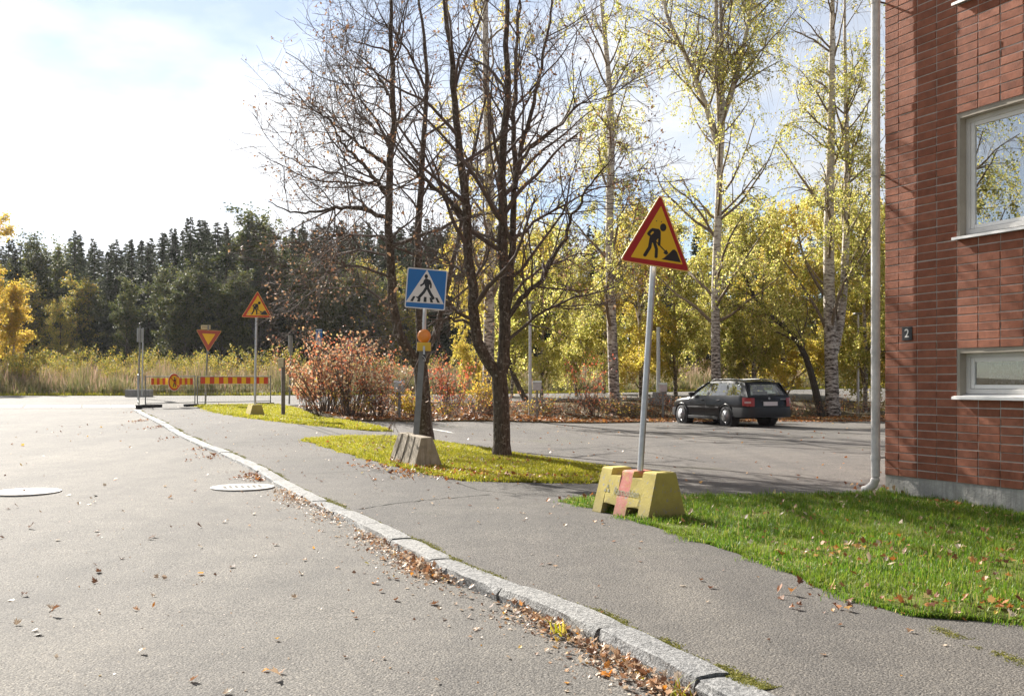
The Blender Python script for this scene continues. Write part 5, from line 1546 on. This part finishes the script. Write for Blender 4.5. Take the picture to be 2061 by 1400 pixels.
# ------------------------------------------------------------------ the parked estate car
def build_car():
    p = G(1464, 857)
    t = thing('parked_car', 'black estate car parked at the far edge of the parking lot', 'car')
    head = math.radians(90 + 23.5)                       # local +x is the front of the car
    # rear left wheel (local x 1.14, y .80) stands on p
    R = np.array([[math.cos(head), -math.sin(head)], [math.sin(head), math.cos(head)]])
    o = p[:2] - R @ np.array([1.14, .80])
    zc = float(terrain(o[0] + R[0, 0]*2, o[1] + R[1, 0]*2))
    t.location = (o[0], o[1], zc); t.rotation_euler = (0, 0, head)
    st = [(0.03, .70, .36, .60), (.05, .78, .32, .80), (.10, .825, .30, .93), (.5, .858, .26, .955), (1.14, .865, .22, .945), (2.0, .866, .20, .93), (2.9, .866, .20, .915), (3.22, .864, .20, .905),
          (3.45, .858, .20, .885), (3.75, .848, .22, .86), (4.05, .825, .24, .81), (4.28, .77, .25, .745), (4.42, .68, .27, .66), (4.49, .56, .30, .56)]
    V, F = [], []
    npf = 15
    def section(x, w, zb, zs):
        h = zs - zb
        half = [(w*.90, zb), (w*.965, zb + .10*h), (w*.99, zb + .30*h), (w, zb + .52*h), (w*.995, zb + .70*h), (w*.975, zb + .86*h), (w*.935, zs)]
        cr = .05 if x > 3.3 else .0
        top = [(0, zs + cr)]
        return [(x, y, z) for y, z in half] + [(x, 0, zs + cr)] + [(x, -y, z) for y, z in reversed(half)]
    for s in st: V += section(*s)
    for i in range(len(st) - 1):
        for k in range(npf - 1):
            if st[i][0] < 3.2 and st[i][0] > .09 and k in (6, 7): continue       # open above the belt line: the cabin
            F.append((i*npf+k, i*npf+k+1, (i+1)*npf+k+1, (i+1)*npf+k))
    F.append(tuple(range(npf))); F.append(tuple(reversed(range((len(st)-1)*npf, len(st)*npf))))
    n0 = len(st) - 1
    F += [(i*npf, (i+1)*npf, (i+1)*npf+14, i*npf+14) for i in range(n0)]
    me = new_mesh('body', V, F, M['car_paint'], smooth=True)
    bm = bmesh.new(); bm.from_mesh(me); bmesh.ops.recalc_face_normals(bm, faces=bm.faces); bm.to_mesh(me); bm.free()
    body = link('body', me, t)
    # greenhouse: side frames with window openings
    def side(x, z, s):
        k = (z - .92) / .5
        return (x, s * (.805 - .185 * k - .03 * k * k), z)
    roofz = lambda x: 1.405 + .03 * math.sin(math.pi * min(1, max(0, (x - .4) / 2.2)))
    outer = [(.10, .925), (3.30, .895), (3.02, 1.04), (2.56, 1.335), (2.40, 1.392), (2.0, 1.425), (1.4, 1.43), (.8, 1.41), (.42, 1.37), (.32, 1.30)]
    wins = [[(3.03, .955), (2.86, 1.085), (2.58, 1.262), (2.44, 1.335), (2.26, 1.358), (2.30, .965)],
            [(2.19, .965), (2.16, 1.362), (1.40, 1.368), (1.31, 1.20), (1.27, .975)],
            [(1.20, .978), (1.24, 1.18), (1.32, 1.365), (.74, 1.335), (.60, 1.26), (.50, .99)]]
    vo = [Vector((x, z, 0)) for x, z in outer]; vh = [[Vector((x, z, 0)) for x, z in w] for w in wins]
    tri = tessellate_polygon([vo] + vh)
    flat = outer + [q for w in wins for q in w]
    mb = MB()
    for s in (1, -1):
        mb.add([side(x, z, s) for x, z in flat], tri)
        mb.add([tuple(np.array(side(x, z, s)) - np.array([0, s*.035, 0])) for x, z in flat], tri)
    # roof and the roof ends
    xs_ = [2.40, 2.2, 2.0, 1.4, .8, .42]
    zs_ = [1.392, 1.41, 1.425, 1.43, 1.41, 1.37]
    RV = []
    for x, z in zip(xs_, zs_):
        y0 = abs(side(x, z, 1)[1])
        for f in (-1, -.85, -.4, 0, .4, .85, 1): RV.append((x, f * y0, z + .045 * (1 - f*f) ** .8))
    mb.add(RV, [(i*7+k, i*7+k+1, (i+1)*7+k+1, (i+1)*7+k) for i in range(5) for k in range(6)])
    # windscreen pillars and tailgate frame
    A0, A1 = np.array(side(3.24, .90, 1)), np.array(side(2.40, 1.392, 1))
    for s in (1, -1):
        m = np.array([1, s, 1]); mb.tube([A0*m, (A0*.45+A1*.55 + np.array([.03, 0, .03]))*m, A1*m], .035, 6)
    def tail(y, k): return (.10 + .30*k + .03*k*k, y * (1 - .16*k), .93 + .45*k)
    q = [[-.80, 0], [.80, 0], [.80, 1], [-.80, 1]]; w = [[-.66, .14], [.66, .14], [.63, .5], [.55, .86], [-.55, .86], [-.63, .5]]
    tt = tessellate_polygon([[Vector((a, b, 0)) for a, b in q], [Vector((a, b, 0)) for a, b in w]])
    mb.add([tail(a, b) for a, b in q + w], tt)
    mb.build('cabin_frame', M['car_paint'], t)
    for wi, wpl in enumerate(wins):
        for s in (1, -1):
            MB().add([tuple(np.array(side(x, z, s)) + np.array([0, s*-.012, 0])) for x, z in wpl], [tuple(range(len(wpl)))]).build('side_window', M['car_glass'], t)
    MB().add([tuple(np.array(tail(a, b)) + np.array([.006, 0, 0])) for a, b in w], [tuple(range(len(w)))]).build('rear_window', M['car_glass'], t)
    ws = [(3.22, -.72, .92), (3.28, 0, .92), (3.22, .72, .92), (2.44, .58, 1.39), (2.50, 0, 1.43), (2.44, -.58, 1.39)]
    MB().add(ws, [(0, 1, 4, 5), (1, 2, 3, 4)]).build('windscreen', M['car_glass'], t)
    # cabin: floor, seats, dashboard
    mb = MB().box((.2, -.74, .5), (3.2, .74, .56)).box((2.75, -.72, .56), (3.15, .72, .93))
    for x in (1.95, 1.05):
        for y in (-.38, .38):
            mb.box((x, y - .25, .56), (x + .5, y + .25, .72)).box((x - .1, y - .24, .6), (x + .06, y + .24, 1.10)).box((x - .08, y - .12, 1.13), (x + .02, y + .12, 1.28))
    mb.build('seats', M['seat'], t, bevel=.02)
    # bumpers and sills in dark plastic
    def band(pts, z0, z1, name, th=.03):
        mb = MB(); n = len(pts); V = []
        for (x, y) in pts:
            for z in (z0, (z0*2+z1)/3, (z0+z1*2)/3, z1): V.append((x, y, z))
        for i, (x, y) in enumerate(pts):
            pass
        V = np.array(V); cxy = np.array([2.2, 0])
        for i in range(n):
            for j, g in ((0, -.02), (3, -.012)):
                d = unit(V[i*4+j, :2] - cxy); V[i*4+j, :2] += d * g
        F = [(i*4+j, (i+1)*4+j, (i+1)*4+j+1, i*4+j+1) for i in range(n-1) for j in range(3)]
        Vi = V.copy(); 
        for k in range(len(Vi)): Vi[k, :2] -= unit(Vi[k, :2] - cxy) * .10
        mb.add(V, F); mb.add([v for i in range(n) for v in (V[i*4+3], Vi[i*4+3])], [(2*i, 2*i+1, 2*i+3, 2*i+2) for i in range(n-1)])
        return mb.build(name, M['car_plastic'], t, smooth=True)
    band([(.78, .880), (.35, .872), (.10, .84), (-.0, .76), (-.045, .5), (-.055, 0), (-.045, -.5), (-.0, -.76), (.10, -.84), (.35, -.872), (.78, -.880)], .30, .60, 'rear_bumper')
    band([(3.98, .862), (4.2, .835), (4.40, .75), (4.50, .55), (4.545, 0), (4.50, -.55), (4.40, -.75), (4.2, -.835), (3.98, -.862)], .26, .54, 'front_bumper')
    for s in (1, -1):
        MB().box((1.55, s*.868 - .012, .20), (3.28, s*.868 + .012, .29)).build('sill', M['car_plastic'], t, bevel=.008)
        mb = MB().box((1.52, s*.874 - .008, .545), (3.28, s*.874 + .008, .60)); mb.build('door_strip', M['car_plastic'], t, bevel=.005)
        mb = MB()
        for x in (1.34, 2.24, 3.18): mb.box((x - .004, s*.8715 - .0015, .32), (x + .004, s*.8715 + .0015, .90))
        mb.build('door_gap', M['rubber'], t)
        for x in (1.46, 2.38): MB().box((x, s*.862 - .012, .795), (x + .17, s*.862 + .022, .828)).build('door_handle', M['car_plastic'], t, bevel=.008)
        MB().box((2.94, s*.93 - .10, .94), (3.06, s*.93 + .07, 1.06)).build('mirror', M['car_plastic'], t, bevel=.03)
        rl = MB().tube([(2.30, s*.56, 1.43), (2.2, s*.565, 1.475), (1.4, s*.565, 1.49), (.7, s*.555, 1.465), (.52, s*.55, 1.42)], .017, 8); rl.tube([(1.4, s*.565, 1.42), (1.4, s*.565, 1.49)], .016, 6)
        rl.build('roof_rail', M['grey_metal'], t, smooth=True)
        # lamps wrapping the rear corner
        zz_ = [.64, .76, .90]; pr = [(.012, .60), (.035, .72), (.075, .815), (.17, .862), (.27, .868)]
        V = [(x - .004, s*(y + .006), z + (.02 if x > .1 else 0)) for z in zz_ for x, y in pr]
        V = [(v[0] + (.018 if v[2] > .85 else 0), v[1] * (1 if v[2] < .85 else .985), v[2]) for v in V]
        tl = MB().add(V, [(r*5+k, r*5+k+1, (r+1)*5+k+1, (r+1)*5+k) for r in range(2) for k in range(4)]).build('tail_light', M['tail_red'], t, smooth=True)
        V = [(x - .010, s*(y + .010), z) for z in (.735, .795) for x, y in pr[1:4]]
        MB().add(V, [(k, k+1, 3+k+1, 3+k) for k in range(2)]).build('reverse_lens', M['tail_white'], tl)
        pr = [(4.47, .50), (4.43, .62), (4.33, .735)]
        V = [(x + .008, s*(y + .006), z) for z in (.60, .69) for x, y in pr]
        MB().add(V, [(k, k+1, 3+k+1, 3+k) for k in range(2)]).build('headlight', M['tail_white'], t)
        for x, nm in ((1.14, 0), (3.65, 1)):
            MB().tube([(x, s*.60, .31), (x, s*.869, .31)], .375, 30).build('wheel_arch', M['rubber'], t)
            lip = MB(); a_ = np.linspace(math.radians(-25), math.radians(205), 22)
            lip.tube([(x + .375*math.cos(q), s*.868, .31 + .375*math.sin(q)) for q in a_], .022, 8); lip.build('arch_lip', M['car_paint'], t, smooth=True)
            wh = link('wheel', None, t, (x, s*.80, .308))
            prf = [(-.09, .20), (-.095, .27), (-.08, .302), (-.04, .308), (.04, .308), (.078, .302), (.095, .272), (.085, .205)]
            mb = MB(); mb.tube([(0, s*y, 0) for y, r in prf], [r for y, r in prf], 28); mb.build('tyre', M['rubber'], wh, smooth=True)
            prf = [(.05, .205), (.088, .203), (.094, .185), (.082, .15), (.090, .07), (.094, .02)]
            mb = MB(); mb.tube([(0, s*y, 0) for y, r in prf], [r for y, r in prf], 28); hub = mb.build('hubcap', M['chrome'], wh, smooth=True)
            mb = MB()
            for k in range(8):
                a = 2*math.pi*k/8; mb.disc((.155*math.cos(a), s*.086, .155*math.sin(a)), .021, 'y', .012, 10)
            mb.disc((0, s*.095, 0), .03, 'y', .006, 12)
            mb.build('hubcap_slots', M['dark_metal'], hub)
    MB().box((-.002, -.26, .66), (.03, .26, .785)).build('number_plate', M['plate_white'], t, bevel=.004)
    MB().box((.028, -.34, .80), (.05, .34, .825)).build('tailgate_grip', M['car_plastic'], t, bevel=.005)
    b = MB().disc((.078, 0, .885), .036, 'x', .02, 16).build('badge', M['chrome'], t)
    MB().box((.062, -.62, .845), (.078, -.42, .872)).build('model_lettering', M['chrome'], t)
    MB().tube([(.16, 0, 1.0), (.11, -.30, 1.03), (.10, -.5, 1.04)], .008, 5).build('rear_wiper', M['rubber'], t)
    MB().tube([(.55, 0, 1.45), (.35, 0, 1.72)], [.008, .003], 5).build('aerial', M['rubber'], t)
build_car()

# ------------------------------------------------------------------ grass, meadow, fallen leaves (nobody could count these)
def scatter(poly, n, r, pad=0.0):
    A = np.array(poly); lo, hi = A.min(0), A.max(0); out = []
    tot = 0
    while tot < n:
        P = r.uniform(lo, hi, (n * 2, 2)); P = P[in_poly(P, poly)]
        out.append(P); tot += len(P)
    return np.concatenate(out)[:n]
def blades(P, z, r, h0, h1, w, lean=.5, tufts=0.0):
    n = len(P)
    az = r.uniform(0, 2*np.pi, n); h = r.uniform(h0, h1, n); ln = r.uniform(0, lean, n)
    side = np.stack([-np.sin(az), np.cos(az), np.zeros(n)], 1) * (w * r.uniform(.6, 1.3, n))[:, None] * .5
    d = np.stack([np.cos(az), np.sin(az), np.zeros(n)], 1)
    b = np.column_stack([P, z])
    mid = b + UP * (h*.55)[:, None] + d * (h*ln*.3)[:, None]
    top = b + UP * (h*(1 - .3*ln))[:, None] + d * (h*ln*.85)[:, None]
    V = np.stack([b - side, b + side, mid + side*.8, mid - side*.8, top], 1).reshape(-1, 3)
    k = np.arange(n)[:, None] * 5
    F = np.concatenate([np.hstack([k, k+1, k+2]), np.hstack([k, k+2, k+3]), np.hstack([k+3, k+2, k+4])])
    return V, F
r_ = rng(900)
def clumpy(P, r, s=1.7):
    return np.sin(P[:, 0]*s + 1.3) * np.sin(P[:, 1]*s*1.1 + .4) + .6*np.sin(P[:, 0]*s*2.7) * np.sin(P[:, 1]*s*3.1 + 2)
Cvis = [p for p in lawn_polys['C']]
P = scatter(Cvis, 170000, r_); P = P[(P[:, 0] < P[:, 1] * .56)]
P = P[:95000]
P = P[r_.random(len(P)) < np.clip(.80 + .55*clumpy(P, r_, 2.6), .12, 1)]
link('grass', new_mesh('grass', *blades(P, terrain(P[:, 0], P[:, 1]) + .018, r_, .015, .075, .006, 1.1), M['grass']), kind='stuff')
T = scatter(Cvis, 260, r_); T = T[T[:, 0] < T[:, 1] * .56]
T = (T[:, None, :] + r_.normal(0, .035, (len(T), 26, 2))).reshape(-1, 2); T = T[in_poly(T, Cvis)]
link('grass', new_mesh('grass', *blades(T, terrain(T[:, 0], T[:, 1]) + .018, r_, .05, .13, .006, 1.2), M['grass']), kind='stuff')
P = scatter(lawn_polys['A'], 60000, r_)
link('grass', new_mesh('grass', *blades(P, terrain(P[:, 0], P[:, 1]) + .018, r_, .025, .07, .010, .9), M['grass_dry']), kind='stuff')
P = scatter(lawn_polys['B'], 45000, r_)
link('grass', new_mesh('grass', *blades(P, terrain(P[:, 0], P[:, 1]) + .018, r_, .03, .09, .017, .9), M['grass_dry']), kind='stuff')
# ragged lawn edges creeping over the asphalt
def edge_grass(poly_line, n, w, r, h0, h1, bw_):
    L = np.array(poly_line); seg = np.linalg.norm(np.diff(L, axis=0), axis=1); c = np.concatenate([[0], np.cumsum(seg)])
    s = r.uniform(0, c[-1], n); i = np.clip(np.searchsorted(c, s) - 1, 0, len(seg) - 1); f = ((s - c[i]) / seg[i])[:, None]
    p = L[i]*(1-f) + L[i+1]*f
    wob = (np.sin(s*5) * .5 + np.sin(s*13 + 1) * .3 + .4) * w
    t = unit(L[i+1] - L[i]); nn = np.stack([t[:, 1], -t[:, 0]], 1)
    p = p + nn * (np.abs(r.normal(0, 1, n)) * np.maximum(wob, .01))[:, None] * r.choice([-1, 1], n)[:, None]
    return blades(p, terrain(p[:, 0], p[:, 1]) + .002, r, h0, h1, bw_, 1.1)
link('grass', new_mesh('grass', *edge_grass(cb, 9000, .07, r_, .015, .05, .006), M['grass']), kind='stuff')
parts = [edge_grass(ab, 7000, .07, r_, .02, .05, .009), edge_grass(bb, 5000, .10, r_, .02, .06, .014)]
link('grass', new_mesh('grass', *merge(parts), M['grass_dry']), kind='stuff')
# moss in the joint between kerb and pavement
kin = kerb_in[(kerb_in[:, 1] > 2.5)]
Lk = np.linalg.norm(np.diff(kin, axis=0), axis=1).sum()
n = 26000; s = Lk * r_.random(n) ** 1.7
pts = np.array([np.concatenate(along(kin, q)) for q in s[:n]])
nn = np.stack([pts[:, 3], -pts[:, 2]], 1)
den = np.sin(s*1.9) + .7*np.sin(s*4.3 + 1) + .5*np.sin(s*9.1) + .4
keep = den > r_.uniform(-.9, 1.6, n)
p = pts[:, :2] + nn * (r_.normal(.012, .020, n) + np.abs(r_.normal(0, .03, n)) * (den > 1.0))[:, None]
p = p[keep]
link('moss', new_mesh('moss', *blades(p, terrain(p[:, 0], p[:, 1]) + .002, r_, .003, .010, .010, 1.5), M['moss']), kind='stuff')
# meadow grass and weeds beyond the road, and behind the hedge
fe = np.array(far_edge)[::-1]
def far_y(x): return np.interp(x, fe[:, 0], fe[:, 1])
def meadow(x0, x1, n, dmax, r, h0, h1, w, mat, pw=1.6):
    x = r.uniform(x0, x1, n); d = .3 + dmax * r.random(n) ** pw
    P = np.stack([x, far_y(x) + d], 1)
    P = P[np.abs(P[:, 0]) < P[:, 1] * .56 + 2]
    hh = 1 + .35 * np.sin(P[:, 0]*.9) * np.sin(P[:, 1]*.7 + P[:, 0]*.3) + .22*np.sin(P[:, 0]*3.1 + P[:, 1])
    V, F = blades(P, terrain(P[:, 0], P[:, 1]) - .03, r, h0, h1, w, .55)
    k = np.repeat(hh * np.clip(.35 + (P[:, 1] - far_y(P[:, 0])) * .45, .35, 1), 5); zb = np.repeat(terrain(P[:, 0], P[:, 1]) - .03, 5)
    V[:, 2] = zb + (V[:, 2] - zb) * k
    return new_mesh('meadow_grass', V, F, M[mat])
M['meadow_green'] = leafmat('meadow_green', [(0, (.08, .105, .03)), (.45, (.15, .155, .05)), (.75, (.25, .19, .09)), (1, (.36, .28, .16))], .45, .6)
link('meadow_grass', meadow(-32, 30, 60000, 9, r_, .35, 1.15, .03, 'meadow_green', 1.5), kind='stuff')
link('meadow_grass', meadow(-40, 34, 36000, 20, r_, .65, 1.5, .04, 'tall_grass', .8), kind='stuff')
x = r_.uniform(-32, 30, 12000); P = np.stack([x, far_y(x) + np.abs(r_.normal(0, .22, 12000)) - .05], 1)
link('grass', new_mesh('grass', *blades(P, terrain(P[:, 0], P[:, 1]) - .03, r_, .05, .22, .03, .8), M['grass_dry']), kind='stuff')

# fallen leaves
lob = [(0, 1.0), (.17, .62), (.33, .78), (.36, .45), (.78, .52), (.62, .2), (.75, .02), (.38, -.08), (.3, -.38), (.05, -.28), (.03, -.75)]
LEAF = np.array([(x, y) for x, y in lob] + [(-x, y) for x, y in reversed(lob[1:])])
def maple_leaves(P, z, r, s0, s1, curl=.5, tilt=.35):
    n = len(P); k = len(LEAF)
    az = r.uniform(0, 2*np.pi, n); s = r.uniform(s0, s1, n) * .5
    L = LEAF[None] * s[:, None, None] * np.stack([r.uniform(.75, 1.1, n), np.ones(n)], 1)[:, None, :]
    cu = r.uniform(-curl * .4, curl, n)[:, None]; fold = r.uniform(-.2, curl, n)[:, None]
    zz_ = cu * (L[:, :, 1] ** 2) / s[:, None] * 1.2 + fold * np.abs(L[:, :, 0]) * .9
    X = np.concatenate([L, zz_[:, :, None]], 2)
    X = np.concatenate([np.zeros((n, 1, 3)), X], 1)
    tx, ty = r.normal(0, tilt, n)[:, None], r.normal(0, tilt, n)[:, None]
    X[:, :, 2] += X[:, :, 0] * tx + X[:, :, 1] * ty
    X[:, :, 2] -= X[:, :, 2].min(1, keepdims=True)
    c, sn = np.cos(az)[:, None], np.sin(az)[:, None]
    x = X[:, :, 0]*c - X[:, :, 1]*sn + P[:, None, 0]; y = X[:, :, 0]*sn + X[:, :, 1]*c + P[:, None, 1]
    V = np.stack([x, y, X[:, :, 2] + np.asarray(z)[:, None]], 2).reshape(-1, 3)
    b = np.arange(n)[:, None] * (k + 1); i = np.arange(k)[None]
    F = np.stack([np.broadcast_to(b, (n, k)), b + 1 + i, b + 1 + (i + 1) % k], -1).reshape(-1, 3)
    return V, F
def simple_leaves(P, z, r, s0, s1):
    n = len(P); a = unit(np.column_stack([r.normal(size=(n, 2)), r.normal(0, .35, n)])); b = unit(np.cross(a, np.column_stack([r.normal(0, .5, (n, 2)), np.ones(n)])))
    s = r.uniform(s0, s1, n)[:, None]; c = np.column_stack([P, z]) + UP * s * .15
    V = np.stack([c - a*s*.5, c + b*s*.35, c + a*s*.5, c - b*s*.35], 1).reshape(-1, 3)
    return V, np.arange(4*n).reshape(-1, 4)
# gutter drift along the kerb: thick in places, thin in others
ks = kerb[(kerb[:, 1] > 3)]; Lk = np.linalg.norm(np.diff(ks, axis=0), axis=1).sum()
c0 = np.array([G(508, 950)[1]]); 
def gutter(n, smin, smax, wid, r, dens=True):
    s = r.uniform(smin, smax, n * 3)
    if dens:
        d = .55 + .5*np.sin(s*1.7 + .5) + .4*np.sin(s*4.1) ; s = s[r.random(n*3) < np.clip(d, .06, 1)]
    s = s[:n]
    q = np.array([np.concatenate(along(ks, v)) for v in s]); nn = np.stack([q[:, 3], -q[:, 2]], 1)
    off = -np.abs(r.normal(.0, wid, len(s))) - .01
    p = q[:, :2] + nn * off[:, None]
    pile = np.clip(.055 - np.abs(off) * .30, 0, .055) * r.random(len(s))
    return p, road_z(p[:, 0], p[:, 1]) + .003 + pile
p1, z1 = gutter(640, .2, 4.2, .085, r_)
p2, z2 = gutter(230, 3.8, 9.0, .06, r_)
p3, z3 = gutter(200, .2, 7.5, .28, r_, False)
link('fallen_leaves', new_mesh('fallen_leaves', *merge([maple_leaves(p1, z1, r_, .025, .068, .9, .5), maple_leaves(p2, z2, r_, .025, .06, .8, .4), maple_leaves(p3, z3, r_, .02, .06, .6, .3)]), M['litter']), kind='stuff')
# small crumbs of leaf in the gutter
p4, z4 = gutter(2600, .2, 9, .13, r_)
link('fallen_leaves', new_mesh('fallen_leaves', *simple_leaves(p4, z4, r_, .008, .028), M['litter']), kind='stuff')
pk = []
for (px, py, n, sx, sy) in ((516, 951, 150, .22, .6), (532, 960, 90, .18, .4), (296, 843, 110, .22, 1.6), (316, 857, 80, .2, 1.2), (352, 878, 40, .2, 1.0), (412, 900, 50, .25, .5), (440, 915, 70, .4, .8), (270, 827, 40, .2, 1.0)):
    c = G(px, py)[:2]; q = c + r_.normal(0, 1, (n, 2)) * [sx, sy] * .5; pk.append(q)
pk = np.concatenate(pk)
kx = np.interp(pk[:, 1], ks[:, 1], ks[:, 0]); pk = pk[pk[:, 0] < kx - .03]
link('fallen_leaves', new_mesh('fallen_leaves', *maple_leaves(pk, road_z(pk[:, 0], pk[:, 1]) + .004, r_, .03, .075, .8, .35), M['litter_warm']), kind='stuff')
# scattered over road, pavement and lot
def in_view(n, y0, y1, r, x0=-.54, x1=.54, pw=1.0):
    y = y0 + (y1 - y0) * r.random(n) ** pw; return np.stack([y * r.uniform(x0, x1, n), y], 1)
P = in_view(420, 3.6, 26, r_, -.54, .3, .9); kx = np.interp(P[:, 1], kerb[:, 1], kerb[:, 0]); P = P[P[:, 0] < kx - .1]
Q = in_view(650, 3.4, 12, r_, -.54, .4, 1.2); kx = np.interp(Q[:, 1], kerb[:, 1], kerb[:, 0]); Q = Q[Q[:, 0] < kx - .1]
link('fallen_leaves', new_mesh('fallen_leaves', *merge([maple_leaves(P, road_z(P[:, 0], P[:, 1]) + .004, r_, .03, .085, .9, .35)]), M['litter']), kind='stuff')
link('fallen_leaves', new_mesh('fallen_leaves', *simple_leaves(Q, road_z(Q[:, 0], Q[:, 1]) + .002, r_, .006, .022), M['litter']), kind='stuff')
W = scatter(walk_poly, 3000, r_); W = W[(W[:, 1] > 3) & (np.abs(W[:, 0]) < W[:, 1]*.56)][:260]
link('fallen_leaves', new_mesh('fallen_leaves', *maple_leaves(W, terrain(W[:, 0], W[:, 1]) + .004, r_, .02, .07, .7, .25), M['litter']), kind='stuff')
W = in_view(1500, 14, 36, r_, -.1, .6); W = W[in_poly(W, lot_poly)][:420]
link('fallen_leaves', new_mesh('fallen_leaves', *simple_leaves(W, terrain(W[:, 0], W[:, 1]) + .004, r_, .03, .08), M['litter_warm']), kind='stuff')
for key, n, s0, s1, mat, zz0 in (('C', 1100, .025, .07, 'litter', .045), ('A', 700, .03, .075, 'litter', .04), ('B', 160, .04, .08, 'litter_warm', .05)):
    W = scatter(lawn_polys[key], n * (3 if key == 'C' else 1), r_); W = W[np.abs(W[:, 0]) < W[:, 1]*.56][:n]
    cl_ = clumpy(W, r_, 2.3); W = W[r_.random(len(W)) < np.clip(.35 + .5*cl_, .12, 1)]
    link('fallen_leaves', new_mesh('fallen_leaves', *maple_leaves(W, terrain(W[:, 0], W[:, 1]) + zz0 * r_.uniform(.5, 1.1, len(W)), r_, s0, s1, .8, .5), M[mat]), kind='stuff')
# drifts round the weathered foot, along the bottom edge of the strips and the lawn
dr = []
for (px, py, n, sx, sy) in ((795, 938, 130, .35, .25), (830, 950, 60, .3, .2), (905, 952, 140, .45, .3), (960, 962, 180, .9, .25), (1100, 968, 50, 1.0, .2), (1000, 930, 60, .5, .4), (1175, 1008, 24, .2, .12), (1790, 990, 40, .25, .3), (1905, 1020, 26, .12, .08),
                            (1720, 1190, 16, .4, .1), (1850, 1225, 30, .4, .12), (1950, 1230, 22, .3, .1), (1640, 1130, 14, .4, .2), (1900, 1130, 50, .6, .5), (1800, 1100, 40, .7, .4), (730, 900, 70, .8, .5)):
    c = G(px, py)[:2]; dr.append(c + r_.normal(0, 1, (n, 2)) * [sx, sy])
dr = np.concatenate(dr)
link('fallen_leaves', new_mesh('fallen_leaves', *maple_leaves(dr, terrain(dr[:, 0], dr[:, 1]) + np.where(in_poly(dr, lawn_polys['A']) | in_poly(dr, lawn_polys['C']), r_.uniform(.03, .06, len(dr)), .004), r_, .035, .085, .8, .4), M['litter_warm']), kind='stuff')
# thick brown litter under the hedge
W = scatter(verge, 26000, r_); W = W[(W[:, 1] < 41) & (W[:, 0] < W[:, 1]*.45)]
d_in = W[:, 1] - 35.5; W = W[r_.random(len(W)) < np.clip(1.25 - d_in / 4.5, .05, 1)]
V1 = simple_leaves(W, terrain(W[:, 0], W[:, 1]) + .035, r_, .07, .16)
x = r_.uniform(-4, 17, 3800); W = np.stack([x, np.interp(x, [-4, 0, 6, 14, 20], [33.6, 35.0, 35.6, 36.1, 36.4]) - np.abs(r_.normal(0, .5, len(x)))], 1)
V2 = simple_leaves(W, terrain(W[:, 0], W[:, 1]) + .01, r_, .06, .13)
link('fallen_leaves', new_mesh('fallen_leaves', *merge([V1, V2]), M['litter_warm']), kind='stuff')
# single leaves one notices on the road
def notable(lst, mat, upright=False):
    P = np.array([road_pt(px, py)[:2] for px, py, _ in lst])
    V, F = maple_leaves(P, road_z(P[:, 0], P[:, 1]) + .004, r_, 1, 1.0001, .6, 1.3 if upright else .3)
    k = len(LEAF) + 1
    V = V.reshape(len(P), k, 3)
    for i, (_, _, s) in enumerate(lst):
        c = V[i, 0].copy(); c[:2] = P[i]; c[2] = road_z(P[i, 0], P[i, 1])
        V[i] = c + (V[i] - c) * s
    return V.reshape(-1, 3), F
link('fallen_leaves', new_mesh('fallen_leaves', *merge([notable([(405, 1161, .075), (537, 1351, .055), (232, 976, .07), (45, 904, .09), (262, 907, .08), (1215, 1360, .09), (1010, 1190, .07)], 0), notable([(310, 1224, .03), (632, 1112, .032), (1228, 1358, .034)], 0, True)]), M['leaf_orange']), kind='stuff')
link('fallen_leaves', new_mesh('fallen_leaves', *notable([(77, 1280, .075), (1130, 1082, .05), (192, 1009, .07), (640, 1118, .03)], 0), M['leaf_dark']), kind='stuff')
link('fallen_leaves', new_mesh('fallen_leaves', *notable([(137, 1008, .08), (737, 1142, .06), (1290, 1370, .05)], 0), M['leaf_yellow']), kind='stuff')
# mossy seam in the pavement, lower right
sm = np.array([G(*q)[:2] for q in ((1880, 1262), (1950, 1290), (2000, 1312), (2061, 1335), (2200, 1380))])
Ls = np.linalg.norm(np.diff(sm, axis=0), axis=1).sum()
sq_ = np.array([along(sm, v)[0] for v in r_.uniform(0, Ls, 1500)]); sq_ = sq_ + r_.normal(0, .028, sq_.shape); sq_ = sq_[clumpy(sq_, r_, 9.0) > -.5]
link('moss', new_mesh('moss', *blades(sq_, terrain(sq_[:, 0], sq_[:, 1]) + .002, r_, .002, .008, .008, 1.5), M['moss']), kind='stuff')
# weeds sprouting in the gutter
wd = []
for (px, py, n) in ((1128, 1252, 14), (1365, 1378, 10)):
    c = G(px, py)[:2]; P = c + r_.normal(0, .035, (n, 2)); wd.append(blades(P, terrain(P[:, 0], P[:, 1]) - .07, r_, .05, .13, .012, 1.0))
link('grass', new_mesh('grass', *merge(wd), M['grass_dry']), kind='stuff')

# ------------------------------------------------------------------ haze volume added to lift dark tones the way lens glare does
hz = MB().box((-390, -130, -2.5), (390, 430, 38)).build('haze', None, kind='stuff')
hm = bpy.data.materials.new('haze_veil'); hm.use_nodes = True
hn = hm.node_tree.nodes; hn.clear()
ho = hn.new('ShaderNodeOutputMaterial'); hv = hn.new('ShaderNodeVolumePrincipled')
hv.inputs['Color'].default_value = (.95, .96, 1.0, 1)
hv.inputs['Density'].default_value = 0.0001
hv.inputs['Anisotropy'].default_value = .45
hm.node_tree.links.new(hv.outputs[0], ho.inputs['Volume'])
hz.data.materials.append(hm)
